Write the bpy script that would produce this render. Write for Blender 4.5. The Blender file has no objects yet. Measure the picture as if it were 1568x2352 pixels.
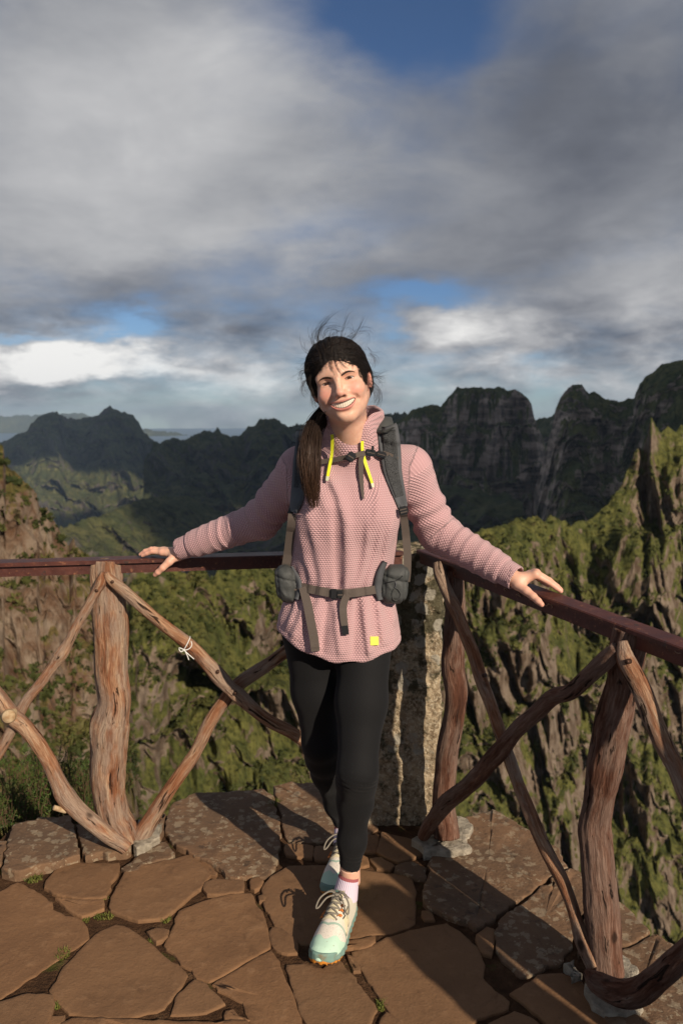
import bpy, bmesh, math, random
import numpy as np
from mathutils import Vector, Matrix
from mathutils.bvhtree import BVHTree

random.seed(7)
RNG = np.random.default_rng(7)
scene = bpy.context.scene
COL = scene.collection
R = math.radians

# ------------------------------------------------------------------ camera
CAM_H, PITCH, FPX, CX, CY = 1.42, R(6.9), 1830.0, 784.0, 1176.0   # focal length in units of a 2352 px tall frame
cam_data = bpy.data.cameras.new('camera')
cam = bpy.data.objects.new('camera', cam_data)
COL.objects.link(cam)
cam.location = (0, 0, CAM_H)
cam.rotation_euler = (R(90) - PITCH, 0, 0)
cam_data.sensor_fit = 'VERTICAL'
cam_data.sensor_height = 36.0
cam_data.lens = FPX / 2352.0 * 36.0
cam_data.clip_start, cam_data.clip_end = 0.05, 90000
cam_data.dof.use_dof = True
cam_data.dof.focus_distance = 2.15
cam_data.dof.aperture_fstop = 5.0
scene.camera = cam

scene.cycles.max_bounces = 6; scene.cycles.diffuse_bounces = 3; scene.cycles.glossy_bounces = 2; scene.cycles.volume_bounces = 0

# ------------------------------------------------------------------ sun, sky, exposure
SUN_AZ, SUN_EL = R(34), R(27)          # azimuth measured from behind the camera towards the right
sun_dir = Vector((math.sin(SUN_AZ) * math.cos(SUN_EL), -math.cos(SUN_AZ) * math.cos(SUN_EL), math.sin(SUN_EL)))
sun_data = bpy.data.lights.new('sun', 'SUN')
sun_data.energy, sun_data.angle, sun_data.color = 4.6, R(0.53), (1.0, 0.86, 0.69)
sun = bpy.data.objects.new('sun', sun_data)
sun.rotation_euler = sun_dir.to_track_quat('Z', 'Y').to_euler()
sun.location = (5, -7, 6)
COL.objects.link(sun)

scene.view_settings.view_transform = 'Standard'
scene.view_settings.look = 'None'
scene.view_settings.exposure = 0.25
scene.view_settings.gamma = 1.0
scene.view_settings.use_curve_mapping = False

FWD = Vector((0, math.cos(PITCH), -math.sin(PITCH)))
UPV = Vector((0, math.sin(PITCH), math.cos(PITCH)))
EYE = Vector((0, 0, CAM_H))
def ray(px, py):
    return Vector((1, 0, 0)) * ((px - CX) / FPX) + UPV * ((CY - py) / FPX) + FWD
def at_y(px, py, Y):
    d = ray(px, py); return EYE + d * (Y / d.y)
def at_z(px, py, Z=0.0):
    d = ray(px, py); return EYE + d * ((Z - CAM_H) / d.z)
def at_plane(px, py, p0, n):
    d = ray(px, py); n = Vector(n); return EYE + d * ((Vector(p0) - EYE).dot(n) / d.dot(n))
def at_d(px, py, D):
    d = ray(px, py); h = math.hypot(d.x, d.y); return EYE + d * (D / h)

# ------------------------------------------------------------------ node helpers
class NT:
    def __init__(s, nt): s.t = nt; s.nodes = nt.nodes; s.links = nt.links
    def new(s, typ, **kw):
        n = s.nodes.new(typ)
        for k, v in kw.items(): setattr(n, k, v)
        return n
    def put(s, sock, v):
        if isinstance(v, bpy.types.NodeSocket): s.links.new(v, sock)
        elif v is not None:
            if sock.type == 'RGBA' and not isinstance(v, (int, float)) and len(v) == 3: v = (*v, 1)
            sock.default_value = v
    def math(s, op, a, b=None, c=None, clamp=False):
        n = s.new('ShaderNodeMath', operation=op, use_clamp=clamp)
        s.put(n.inputs[0], a); s.put(n.inputs[1], b) if b is not None else None
        if c is not None: s.put(n.inputs[2], c)
        return n.outputs[0]
    def vmath(s, op, a, b=None, scale=None):
        n = s.new('ShaderNodeVectorMath', operation=op)
        s.put(n.inputs[0], a)
        if b is not None: s.put(n.inputs[1], b)
        if scale is not None: s.put(n.inputs['Scale'], scale)
        return n.outputs['Value'] if op in ('LENGTH', 'DOT_PRODUCT', 'DISTANCE') else n.outputs['Vector']
    def noise(s, vec, scale, detail=4, rough=0.55, dist=0.0, color=False):
        n = s.new('ShaderNodeTexNoise')
        if vec is not None: s.put(n.inputs['Vector'], vec)
        s.put(n.inputs['Scale'], scale); s.put(n.inputs['Detail'], detail)
        s.put(n.inputs['Roughness'], rough); s.put(n.inputs['Distortion'], dist)
        return n.outputs['Color' if color else 'Fac']
    def voronoi(s, vec, scale, feature='F1', out='Distance', rnd=1.0):
        n = s.new('ShaderNodeTexVoronoi', feature=feature)
        if vec is not None: s.put(n.inputs['Vector'], vec)
        s.put(n.inputs['Scale'], scale); s.put(n.inputs['Randomness'], rnd)
        return n.outputs[out]
    def ramp(s, fac, stops, interp='LINEAR'):
        n = s.new('ShaderNodeValToRGB'); cr = n.color_ramp; cr.interpolation = interp
        while len(cr.elements) < len(stops): cr.elements.new(0.5)
        for e, (p, c) in zip(cr.elements, stops):
            e.position = p; e.color = (*c, 1) if not isinstance(c, (int, float)) else (c, c, c, 1)
        s.put(n.inputs[0], fac); return n.outputs[0]
    def mix(s, fac, a, b, mode='MIX'):
        n = s.new('ShaderNodeMix', data_type='RGBA', blend_type=mode)
        s.put(n.inputs[0], fac); s.put(n.inputs[6], a); s.put(n.inputs[7], b); return n.outputs[2]
    def smooth(s, v, lo, hi):
        n = s.new('ShaderNodeMapRange', interpolation_type='SMOOTHSTEP')
        s.put(n.inputs[0], v); s.put(n.inputs[1], lo); s.put(n.inputs[2], hi); return n.outputs[0]
    def bump(s, h, strength=0.5, dist=0.01, normal=None):
        n = s.new('ShaderNodeBump'); s.put(n.inputs['Strength'], strength); s.put(n.inputs['Distance'], dist)
        s.put(n.inputs['Height'], h)
        if normal is not None: s.put(n.inputs['Normal'], normal)
        return n.outputs[0]
    def attr(s, name, out='Vector'):
        n = s.new('ShaderNodeAttribute', attribute_name=name); return n.outputs[out]
    def obj(s): return s.new('ShaderNodeTexCoord').outputs['Object']
    def rnd(s): return s.new('ShaderNodeObjectInfo').outputs['Random']
    def pos(s): return s.new('ShaderNodeNewGeometry').outputs['Position']

def material(name, color=None, rough=0.6, spec=0.5, metallic=0.0):
    m = bpy.data.materials.new(name); m.use_nodes = True
    T = NT(m.node_tree); b = T.nodes['Principled BSDF']
    b.inputs['Roughness'].default_value = rough
    b.inputs['Specular IOR Level'].default_value = spec
    b.inputs['Metallic'].default_value = metallic
    if color is not None: b.inputs['Base Color'].default_value = (*color, 1)
    return m, T, b

# ------------------------------------------------------------------ world
world = bpy.data.worlds.new('World'); scene.world = world; world.use_nodes = True
W = NT(world.node_tree)
bg = W.nodes['Background']
sky = W.new('ShaderNodeTexSky', sky_type='NISHITA', sun_disc=False)
sky.sun_elevation = SUN_EL
sky.sun_rotation = math.atan2(sun_dir.x, sun_dir.y)
sky.altitude = 1800; sky.air_density = 1.0; sky.dust_density = 0.6; sky.ozone_density = 1.5
SKY_STRENGTH = 0.08
gen = W.new('ShaderNodeTexCoord').outputs['Generated']
def unit(px, py): return ray(px, py).normalized()
dirn = W.vmath('NORMALIZE', gen)
sep = W.new('ShaderNodeSeparateXYZ'); W.put(sep.inputs[0], dirn)
# cloud-deck coordinates: flatten towards the horizon
den = W.math('ADD', W.math('MAXIMUM', sep.outputs['Z'], 0.0), 0.30)
cmb = W.new('ShaderNodeCombineXYZ')
W.put(cmb.inputs[0], W.math('DIVIDE', sep.outputs['X'], den))
W.put(cmb.inputs[1], W.math('DIVIDE', sep.outputs['Y'], den))
W.put(cmb.inputs[2], W.math('MULTIPLY', sep.outputs['Z'], 2.0))
deck = cmb.outputs[0]
warp = W.vmath('SCALE', W.vmath('SUBTRACT', W.noise(deck, 2.2, 5, 0.6, color=True), (0.5, 0.5, 0.5)), scale=0.15)
dw = W.vmath('ADD', dirn, warp)
def blob(px, py, rx, ry, amt):
    """soft spot of cloud or of clear sky around one direction; rx, ry in frame pixels"""
    u = unit(px, py)
    v = W.vmath('MULTIPLY', W.vmath('SUBTRACT', dw, tuple(u)), (FPX / rx, FPX / rx, FPX / ry))
    g = W.math('EXPONENT', W.math('MULTIPLY', W.math('POWER', W.vmath('LENGTH', v), 2.0), -1.0))
    return W.math('MULTIPLY', g, amt)
def total(lst):
    o = lst[0]
    for x in lst[1:]: o = W.math('ADD', o, x)
    return o
n_big = W.noise(deck, 1.5, 5, 0.52, 0.3)
n_fine = W.noise(deck, 4.5, 6, 0.55, 0.4)
cover = W.math('ADD', W.math('MULTIPLY', n_big, 0.9), W.math('MULTIPLY', n_fine, 0.35))
cover = W.math('ADD', cover, total([
    blob(870, -20, 230, 100, -0.42), blob(930, 70, 150, 90, -0.20), blob(1050, 120, 50, 110, -0.10),
    blob(285, 748, 62, 42, -0.52), blob(60, 757, 120, 18, -0.36),
    blob(1005, 665, 90, 36, -0.58), blob(895, 725, 40, 45, -0.34),
    blob(600, 985, 380, 28, -0.30), blob(430, 1000, 250, 30, -0.45), blob(900, 930, 300, 30, -0.06), blob(1240, 900, 60, 60, -0.3),
    blob(150, 830, 240, 60, 0.35), blob(1080, 770, 170, 60, 0.35), blob(700, 480, 900, 130, 0.22), blob(350, 250, 350, 220, 0.2),
    blob(1350, 350, 250, 300, 0.2)]))
cov = W.smooth(cover, 0.26, 0.84)
lum = W.math('ADD', W.math('MULTIPLY', W.noise(deck, 1.8, 6, 0.55, 0.2), 0.30), W.math('MULTIPLY', n_fine, 0.20))
lum = W.math('ADD', W.math('ADD', lum, 0.105), total([
    blob(330, 330, 400, 260, 0.25), blob(560, 150, 160, 120, 0.08), blob(140, 828, 260, 58, 0.50), blob(60, 800, 160, 30, 0.12), blob(480, 850, 260, 40, 0.20), blob(250, 560, 300, 80, 0.08),
    blob(1090, 755, 140, 55, 0.34), blob(1480, 620, 200, 90, 0.16), blob(850, 900, 500, 60, 0.14), blob(1300, 850, 250, 40, 0.12), blob(750, 540, 160, 50, 0.10), blob(1120, 420, 180, 90, 0.06),
    blob(330, 660, 420, 55, -0.08), blob(300, 725, 300, 30, -0.06), blob(1300, 260, 300, 240, -0.09), blob(1250, 200, 130, 250, -0.03),
    blob(1300, 530, 260, 100, -0.03), blob(120, 905, 200, 14, -0.15), blob(1500, 800, 200, 50, -0.02), blob(300, 940, 400, 25, -0.05)]))
low = W.smooth(sep.outputs['Z'], 0.19, 0.05)
puff = W.noise(W.vmath('MULTIPLY', dirn, (1, 1, 2.4)), 16, 6, 0.58, 0.25)
puff2 = W.noise(W.vmath('MULTIPLY', dirn, (1, 1, 1.5)), 7, 5, 0.55, 0.2)
lum = W.math('ADD', lum, W.math('MULTIPLY', W.math('MULTIPLY', W.math('SUBTRACT', puff, 0.47), low), 0.85))
lum = W.math('ADD', lum, W.math('MULTIPLY', W.math('SUBTRACT', puff2, 0.5), 0.12))
cloud_col = W.ramp(lum, [(0.10, (0.045, 0.050, 0.066)), (0.26, (0.122, 0.131, 0.156)), (0.42, (0.240, 0.248, 0.270)), (0.60, (0.42, 0.42, 0.43)), (0.85, (0.78, 0.77, 0.75))])
sky_col = W.mix(1.0, sky.outputs[0], (SKY_STRENGTH * 0.50, SKY_STRENGTH * 0.60, SKY_STRENGTH * 0.74), 'MULTIPLY')
W.put(bg.inputs['Color'], W.mix(cov, sky_col, cloud_col))
bg.inputs['Strength'].default_value = 1.0
world.cycles.sampling_method = 'MANUAL'; world.cycles.sample_map_resolution = 256

# ------------------------------------------------------------------ noise in numpy
_perm = RNG.permutation(256); _perm = np.concatenate([_perm, _perm, _perm])
_grad = RNG.normal(size=(256, 3)); _grad /= np.linalg.norm(_grad, axis=1)[:, None]; _grad = _grad.astype(np.float32); _perm = _perm.astype(np.int32)
def perlin(p):
    p = np.asarray(p, dtype=np.float64); i = np.floor(p).astype(np.int32); f = (p - i).astype(np.float32); i &= 255
    u = f * f * f * (f * (f * 6 - 15) + 10)
    out = 0
    for dx in (0, 1):
        wx = u[..., 0] if dx else 1 - u[..., 0]
        a = _perm[(i[..., 0] + dx) & 255]
        for dy in (0, 1):
            wy = u[..., 1] if dy else 1 - u[..., 1]
            b = _perm[a + ((i[..., 1] + dy) & 255)]
            for dz in (0, 1):
                wz = u[..., 2] if dz else 1 - u[..., 2]
                g = _grad[_perm[b + ((i[..., 2] + dz) & 255)] & 255]
                d = g[..., 0] * (f[..., 0] - dx) + g[..., 1] * (f[..., 1] - dy) + g[..., 2] * (f[..., 2] - dz)
                out = out + wx * wy * wz * d
    return out
def fbm(p, octs=5, gain=0.5, lac=2.03):
    p = np.asarray(p, float); a, s, o = 1.0, 1.0, 0
    for k in range(octs):
        o = o + a * perlin(p * s + 17.3 * k); a *= gain; s *= lac
    return o
def ridged(p, octs=5, gain=0.5, lac=2.05):
    p = np.asarray(p, float); a, s, o = 1.0, 1.0, 0
    for k in range(octs):
        o = o + a * (1 - 2.2 * np.abs(perlin(p * s + 9.1 * k))); a *= gain; s *= lac
    return o

# ------------------------------------------------------------------ mesh helpers
def new_obj(name, mesh, mat=None, parent=None, loc=None):
    o = bpy.data.objects.new(name, mesh); COL.objects.link(o)
    if mat is not None and not mesh.materials: mesh.materials.append(mat)
    if parent is not None: o.parent = parent
    if loc is not None: o.location = loc
    return o
def fast_mesh(name, V, F, smooth=True):
    """V (n,3), F list of (m,k) integer arrays"""
    V = np.asarray(V, dtype=np.float32)
    Fs = F if isinstance(F, list) else [F]
    Fs = [np.asarray(f, dtype=np.int32) for f in Fs if len(f)]
    me = bpy.data.meshes.new(name)
    me.vertices.add(len(V)); me.vertices.foreach_set('co', V.ravel())
    loops = np.concatenate([f.ravel() for f in Fs])
    tot = np.concatenate([np.full(len(f), f.shape[1], np.int32) for f in Fs])
    start = np.concatenate([[0], np.cumsum(tot)[:-1]]).astype(np.int32)
    me.loops.add(len(loops)); me.loops.foreach_set('vertex_index', loops)
    me.polygons.add(len(tot)); me.polygons.foreach_set('loop_start', start)
    try: me.polygons.foreach_set('loop_total', tot)
    except Exception: pass
    me.polygons.foreach_set('use_smooth', np.full(len(tot), smooth, dtype=bool))
    me.update(calc_edges=True)
    return me
def set_vec_attr(me, name, A):
    a = me.attributes.new(name, 'FLOAT_VECTOR', 'POINT'); a.data.foreach_set('vector', np.asarray(A, np.float32).ravel())
def set_float_attr(me, name, A):
    a = me.attributes.new(name, 'FLOAT', 'POINT'); a.data.foreach_set('value', np.asarray(A, np.float32).ravel())
def tag(o, label=None, cat=None, group=None, kind=None):
    if label: o['label'] = label
    if cat: o['category'] = cat
    if group: o['group'] = group
    if kind: o['kind'] = kind
    return o
def empty(name, loc=(0, 0, 0), parent=None):
    o = bpy.data.objects.new(name, None); COL.objects.link(o); o.location = loc; o.empty_display_size = 0.1
    if parent is not None: o.parent = parent
    return o
def grid_faces(nu, nv, wrap_u=False):
    i, j = np.meshgrid(np.arange(nu if wrap_u else nu - 1), np.arange(nv - 1), indexing='ij')
    a = i * nv + j; b = ((i + 1) % nu) * nv + j
    return np.stack([a, b, b + 1, a + 1], -1).reshape(-1, 4)
def spline(pts, n):
    """Catmull-Rom resampling of rows (any width) to n samples, even in arc length of the first 3 columns"""
    P = np.asarray(pts, float)
    if len(P) == 2: return P[0] + (P[1] - P[0]) * np.linspace(0, 1, n)[:, None]
    Q = np.vstack([2 * P[0] - P[1], P, 2 * P[-1] - P[-2]])
    out = []
    for k in range(len(P) - 1):
        t = np.linspace(0, 1, 17)[:-1, None]
        a, b, c, d = Q[k], Q[k + 1], Q[k + 2], Q[k + 3]
        out.append(0.5 * ((2 * b) + (c - a) * t + (2 * a - 5 * b + 4 * c - d) * t * t + (3 * b - a - 3 * c + d) * t ** 3))
    out.append(P[-1:]); C = np.vstack(out)
    L = np.concatenate([[0], np.cumsum(np.linalg.norm(np.diff(C[:, :3], axis=0), axis=1))])
    s = np.linspace(0, L[-1], n)
    return np.stack([np.interp(s, L, C[:, k]) for k in range(C.shape[1])], 1)
def frames(C):
    T = np.gradient(C, axis=0); T /= np.linalg.norm(T, axis=1)[:, None] + 1e-12
    up = np.array([0, 1, 0.0]) if abs(T[0, 1]) < 0.9 else np.array([1.0, 0, 0])
    n = np.cross(T[0], up); n /= np.linalg.norm(n); Ns = [n]
    for k in range(1, len(C)):
        n = Ns[-1] - T[k] * np.dot(Ns[-1], T[k]); n /= np.linalg.norm(n) + 1e-12; Ns.append(n)
    Ns = np.array(Ns); return T, Ns, np.cross(T, Ns)
def tube_arrays(C, rad, nseg=10, caps=True, disp=None):
    """verts, face lists and straightened coordinates of a tube along C with radii rad"""
    C = np.asarray(C, float); n = len(C); rad = np.broadcast_to(np.asarray(rad, float), (n,))
    T, N, B = frames(C); th = np.linspace(0, 2 * np.pi, nseg, endpoint=False)
    L = np.concatenate([[0], np.cumsum(np.linalg.norm(np.diff(C, axis=0), axis=1))])
    cs, sn = np.cos(th)[:, None], np.sin(th)[:, None]
    S = np.stack([cs * rad[None], sn * rad[None], np.broadcast_to(L[None], (nseg, n))], -1)
    rr = rad[None] * (1 + (disp(S) if disp is not None else 0)) * np.ones((nseg, 1))
    V = C[None] + rr[..., None] * (cs[..., None] * N[None] + sn[..., None] * B[None])
    V = V.reshape(-1, 3); A = S.reshape(-1, 3); F = [grid_faces(nseg, n, True)]
    if caps:
        k = len(V); V = np.vstack([V, C[0] - T[0] * rad[0] * 0.12, C[-1] + T[-1] * rad[-1] * 0.12]); A = np.vstack([A, [0, 0, 0], [0, 0, L[-1]]])
        i = np.arange(nseg); j = (i + 1) % nseg
        F.append(np.stack([np.full(nseg, k), j * n, i * n], 1))
        F.append(np.stack([np.full(nseg, k + 1), i * n + n - 1, j * n + n - 1], 1))
    return V, F, A
class Join:
    """collects arrays of several shapes into one mesh"""
    def __init__(s): s.V, s.F, s.A, s.n = [], [], [], 0
    def add(s, V, F, A=None):
        s.V.append(np.asarray(V, float)); s.A.append(A if A is not None else np.zeros((len(V), 3)))
        for f in (F if isinstance(F, list) else [F]): s.F.append(np.asarray(f) + s.n)
        s.n += len(V); return s
    def box(s, c, size, rot=None):
        v = np.array([(x, y, z) for x in (-.5, .5) for y in (-.5, .5) for z in (-.5, .5)]) * np.asarray(size, float)
        if rot is not None: v = v @ np.array(rot).T
        return s.add(v + np.asarray(c, float), np.array([(0, 1, 3, 2), (4, 6, 7, 5), (0, 4, 5, 1), (2, 3, 7, 6), (0, 2, 6, 4), (1, 5, 7, 3)]))
    def build(s, name, mat, parent=None, smooth=True, attr=None):
        by = {}
        for f in s.F: by.setdefault(f.shape[1], []).append(f)
        me = fast_mesh(name, np.vstack(s.V), [np.vstack(v) for v in by.values()], smooth)
        if attr: set_vec_attr(me, attr, np.vstack(s.A))
        return new_obj(name, me, mat, parent)

# ================================================================== THE SETTING: mountains, sea, clouds
def terrain_mat(name, rock, rock2, grass, grass2, amt=0.5, sc=0.05, strata=0.0, bump=0.6):
    m, T, b = material(name, rough=0.95, spec=0.1)
    P = T.pos()
    geo = T.new('ShaderNodeNewGeometry')
    sx = T.new('ShaderNodeSeparateXYZ'); T.put(sx.inputs[0], geo.outputs['Normal'])
    n1 = T.noise(P, sc * 1.0, 8, 0.62, 0.4); n2 = T.noise(P, sc * 4.0, 7, 0.66); n3 = T.noise(P, sc * 15, 5, 0.7)
    streak = T.noise(T.vmath('MULTIPLY', P, (1, 1, 0.75)), sc * 6, 6, 0.65)
    rockc = T.mix(T.smooth(streak, 0.35, 0.66), rock, rock2)
    if strata:
        st = T.noise(T.vmath('MULTIPLY', P, (0.12, 0.12, 1)), sc * 9, 5, 0.6)
        rockc = T.mix(T.math('MULTIPLY', T.smooth(st, 0.42, 0.6), strata), rockc, tuple(c * 1.9 for c in rock2))
    grassc = T.mix(T.smooth(n2, 0.36, 0.64), grass, grass2)
    grassc = T.mix(T.smooth(n3, 0.42, 0.68), grassc, tuple(c * 0.40 for c in grass))
    g = T.math('ADD', T.math('MULTIPLY', n1, 1.1), T.math('MULTIPLY', T.math('SUBTRACT', n2, 0.5), 0.9))
    g = T.math('ADD', g, T.math('MULTIPLY', sx.outputs['Z'], 0.55))
    g = T.math('ADD', g, T.math('MULTIPLY', T.math('SUBTRACT', T.noise(P, sc * 0.35, 3, 0.5), 0.5), 1.1))
    g = T.smooth(g, 1.02 - amt, 1.16 - amt)
    T.put(b.inputs['Base Color'], T.mix(g, rockc, grassc))
    h = T.math('ADD', T.math('MULTIPLY', n3, 0.5), T.math('MULTIPLY', streak, 0.9))
    T.put(b.inputs['Normal'], T.bump(h, bump, 0.35 / (sc * 10)))
    return m

def ridge(name, crest, bottom, dfac, nu, nv, amp, freq, mat, jag=0.3, vpow=1.0, seed=0.0, ledge=0.0, zst=0.34):
    C = np.array(crest, float)
    px = np.linspace(C[0, 0], C[-1, 0], nu)
    cy = np.interp(px, C[:, 0], C[:, 1]); Dc = np.interp(px, C[:, 0], C[:, 2])
    bot = np.interp(px, [b[0] for b in bottom], [b[1] for b in bottom]) if isinstance(bottom, list) else np.full(nu, float(bottom))
    v = np.linspace(0, 1, nv) ** vpow
    PY = cy[:, None] + (bot - cy)[:, None] * v[None]
    D = Dc[:, None] * (1 - (1 - dfac) * v[None])
    PX = np.broadcast_to(px[:, None], PY.shape)
    d = np.stack([(PX - CX) / FPX, math.cos(PITCH) + math.sin(PITCH) * (CY - PY) / FPX, -math.sin(PITCH) + math.cos(PITCH) * (CY - PY) / FPX], -1)
    h = np.hypot(d[..., 0], d[..., 1])
    P = np.array([0, 0, CAM_H]) + d * (D / h)[..., None]
    back = []
    nb = 10
    for k in range(nb, 0, -1):
        t = k / nb
        q = P[:, 0].copy(); s = 1 + 0.45 * t
        q[:, :2] *= s; q[:, 2] -= Dc * 0.33 * t ** 1.2
        back.append(q)
    P = np.concatenate([np.stack(back, 1), P], 1); NV = P.shape[1]
    D0 = float(np.mean(Dc)); f = freq / D0
    Q = P * np.array([1, 1, zst]) * f + seed
    wob = np.stack([perlin(Q * 0.7 + 5), perlin(Q * 0.7 + 55), perlin(Q * 0.7 + 105)], -1) * 0.6
    r = ridged(Q + wob, 6, 0.55) - 0.9
    vert = np.concatenate([np.full(nb, 0.0), np.minimum(1, np.linspace(0, 1, nv) * 9)])[None]
    a = amp * D0
    hd = P[..., :2] / np.linalg.norm(P[..., :2], axis=-1)[..., None]
    P2 = P.copy()
    P2[..., :2] -= hd * (a * r * (0.12 + 0.88 * vert))[..., None]
    jagn = ridged(P * f * 3.1 + seed + 31, 4, 0.6) - 0.8
    P2[..., 2] += a * jag * jagn * (1 - 0.75 * vert)
    P2[..., 2] += a * 0.35 * fbm(P * f * 2.0 + seed + 71, 5) * vert
    if ledge:
        P2[..., 2] += ledge * a * np.sin(P[..., 2] * f * 9 + 4 * fbm(P * f * .7 + 3, 3)) * vert
    me = fast_mesh(name, P2.reshape(-1, 3), grid_faces(nu, NV))
    o = new_obj(name, me, mat); o['kind'] = 'structure'
    return o, P2

m_far = terrain_mat('far_mountain_rock', (0.044, 0.040, 0.038), (0.115, 0.096, 0.080), (0.052, 0.062, 0.025), (0.105, 0.100, 0.040), 0.34, 0.007, bump=1.0)
m_dark = terrain_mat('basalt_mountain', (0.060, 0.048, 0.041), (0.26, 0.20, 0.16), (0.060, 0.074, 0.026), (0.13, 0.125, 0.045), 0.30, 0.014, strata=0.8, bump=1.0)
m_near = terrain_mat('green_crag', (0.070, 0.047, 0.031), (0.185, 0.142, 0.105), (0.052, 0.060, 0.017), (0.108, 0.104, 0.030), 0.39, 0.085, bump=1.0)
m_left = terrain_mat('brown_crag', (0.095, 0.052, 0.030), (0.19, 0.145, 0.105), (0.080, 0.075, 0.022), (0.12, 0.085, 0.035), 0.30, 0.12, bump=1.0)

ridge('distant_hills', [(-200, 985, 14000), (-60, 962, 14000), (40, 958, 14000), (120, 956, 13500), (185, 953, 13000), (230, 962, 13000), (330, 990, 11000), (400, 998, 11000), (450, 1008, 11000), (520, 1020, 11000)],
      1120, 0.8, 160, 40, 0.02, 22, m_far, 0.15)
far, _ = ridge('far_mountain', [(-260, 1010, 3300), (-120, 1060, 3300), (5, 1020, 3400), (40, 1004, 3400), (65, 990, 3400), (80, 970, 3400), (98, 956, 3400), (115, 950, 3400), (137, 955, 3400), (155, 968, 3450), (200, 963, 3500),
       (225, 958, 3500), (240, 945, 3500), (254, 939, 3500), (270, 949, 3500), (300, 955, 3500), (315, 970, 3450), (330, 995, 3400), (352, 1018, 3300), (400, 1060, 3200), (460, 1100, 3100), (620, 1160, 3000)],
      1420, 0.62, 320, 170, 0.045, 17, m_far, 0.10, 1.2)
ridge('valley_ridge', [(330, 1075, 1900), (352, 1028, 2000), (372, 1028, 2000), (395, 1015, 2050), (415, 1018, 2050), (440, 1008, 2100), (470, 1000, 2100), (490, 999, 2100), (500, 992, 2100), (508, 1003, 2100), (530, 1010, 2100), (560, 1000, 2150),
       (575, 983, 2150), (595, 973, 2150), (635, 970, 2150), (665, 985, 2150), (695, 983, 2100), (760, 985, 2100), (830, 972, 2000), (866, 961, 2000), (889, 959, 2000), (935, 958, 1900), (1000, 965, 1900), (1100, 980, 1900)],
      1500, 0.50, 320, 200, 0.055, 13, m_far, 0.12, 1.15, 4.0)
ridge('valley_spur', [(-200, 1240, 700), (60, 1230, 800), (150, 1215, 900), (250, 1185, 1000), (330, 1150, 1100), (420, 1140, 1150), (520, 1190, 1150), (600, 1210, 1100), (700, 1180, 1000), (900, 1120, 900), (1050, 1120, 850), (1200, 1150, 800)],
      1560, 0.5, 300, 150, 0.05, 11, m_far, 0.12, 1.0, 14.0)
ridge('small_peak', [(1150, 1050, 1900), (1215, 990, 1900), (1232, 972, 1900), (1249, 961, 1900), (1262, 966, 1900), (1272, 958, 1900), (1290, 965, 1900), (1360, 990, 1900)], 1150, 0.8, 80, 50, 0.03, 14, m_dark, 0.2)
ridge('flat_mountain', [(880, 990, 1150), (905, 975, 1150), (924, 964, 1150), (949, 944, 1150), (975, 937, 1150), (994, 934, 1150), (1012, 934, 1150), (1030, 915, 1150), (1040, 905, 1150), (1049, 895, 1150), (1066, 896, 1150), (1084, 893, 1150), (1114, 896, 1150), (1144, 893, 1150),
       (1168, 899, 1150), (1184, 900, 1150), (1198, 908, 1150), (1209, 914, 1140), (1220, 934, 1130), (1226, 965, 1120), (1236, 995, 1100), (1262, 1050, 1080), (1330, 1120, 1050)],
      1480, 0.62, 360, 220, 0.045, 15, m_dark, 0.06, 1.1, 21.0, ledge=0.5)
ridge('dark_peak', [(1225, 1140, 820), (1255, 1030, 820), (1266, 990, 820), (1274, 946, 820), (1284, 922, 820), (1294, 904, 820), (1304, 893, 820), (1314, 888, 820), (1334, 888, 820), (1343, 898, 820), (1352, 905, 820), (1364, 902, 820), (1384, 919, 820), (1419, 928, 810), (1454, 918, 800),
       (1462, 900, 790), (1469, 884, 790), (1484, 868, 780), (1499, 859, 780), (1518, 842, 770), (1534, 836, 770), (1568, 834, 760), (1620, 826, 760), (1720, 850, 760), (1860, 820, 760)],
      1500, 0.62, 380, 220, 0.05, 14, m_dark, 0.06, 1.1, 33.0)
near, nearP = ridge('near_crag', [(-300, 1350, 95), (150, 1360, 95), (290, 1350, 95), (306, 1322, 95), (322, 1313, 96), (360, 1310, 97), (392, 1322, 98), (425, 1338, 98), (441, 1320, 100), (462, 1312, 100), (476, 1325, 100), (487, 1338, 100), (505, 1323, 102),
       (530, 1308, 104), (580, 1300, 106), (640, 1288, 110), (700, 1290, 112), (780, 1275, 118), (860, 1282, 120), (930, 1262, 125), (1010, 1258, 128), (1060, 1242, 132), (1084, 1234, 134), (1134, 1222, 138), (1160, 1214, 140), (1184, 1199, 142), (1204, 1203, 143), (1224, 1195, 144), (1250, 1199, 147.4),
       (1269, 1194, 149.8), (1304, 1200, 154.4), (1339, 1211, 158.9), (1374, 1190, 162.0), (1400, 1158, 165.1), (1424, 1124, 168.0), (1440, 1092, 169.9), (1450, 1066, 171.1), (1460, 1040, 172.3), (1474, 1040, 174.0), (1483, 1014, 175.1), (1489, 984, 175.8), (1495, 966, 176.5), (1503, 990, 177.5), (1517, 1001, 179.2), (1535, 990, 181.3), (1550, 1000, 183.1), (1562, 984, 184.6), (1580, 995, 186.7), (1640, 985, 193.9), (1720, 960, 203.5), (1900, 980, 225.1)],
      2600, 0.58, 640, 360, 0.085, 7.5, m_near, 0.11, 1.1, 71.0, ledge=0.12, zst=0.7)
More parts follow.
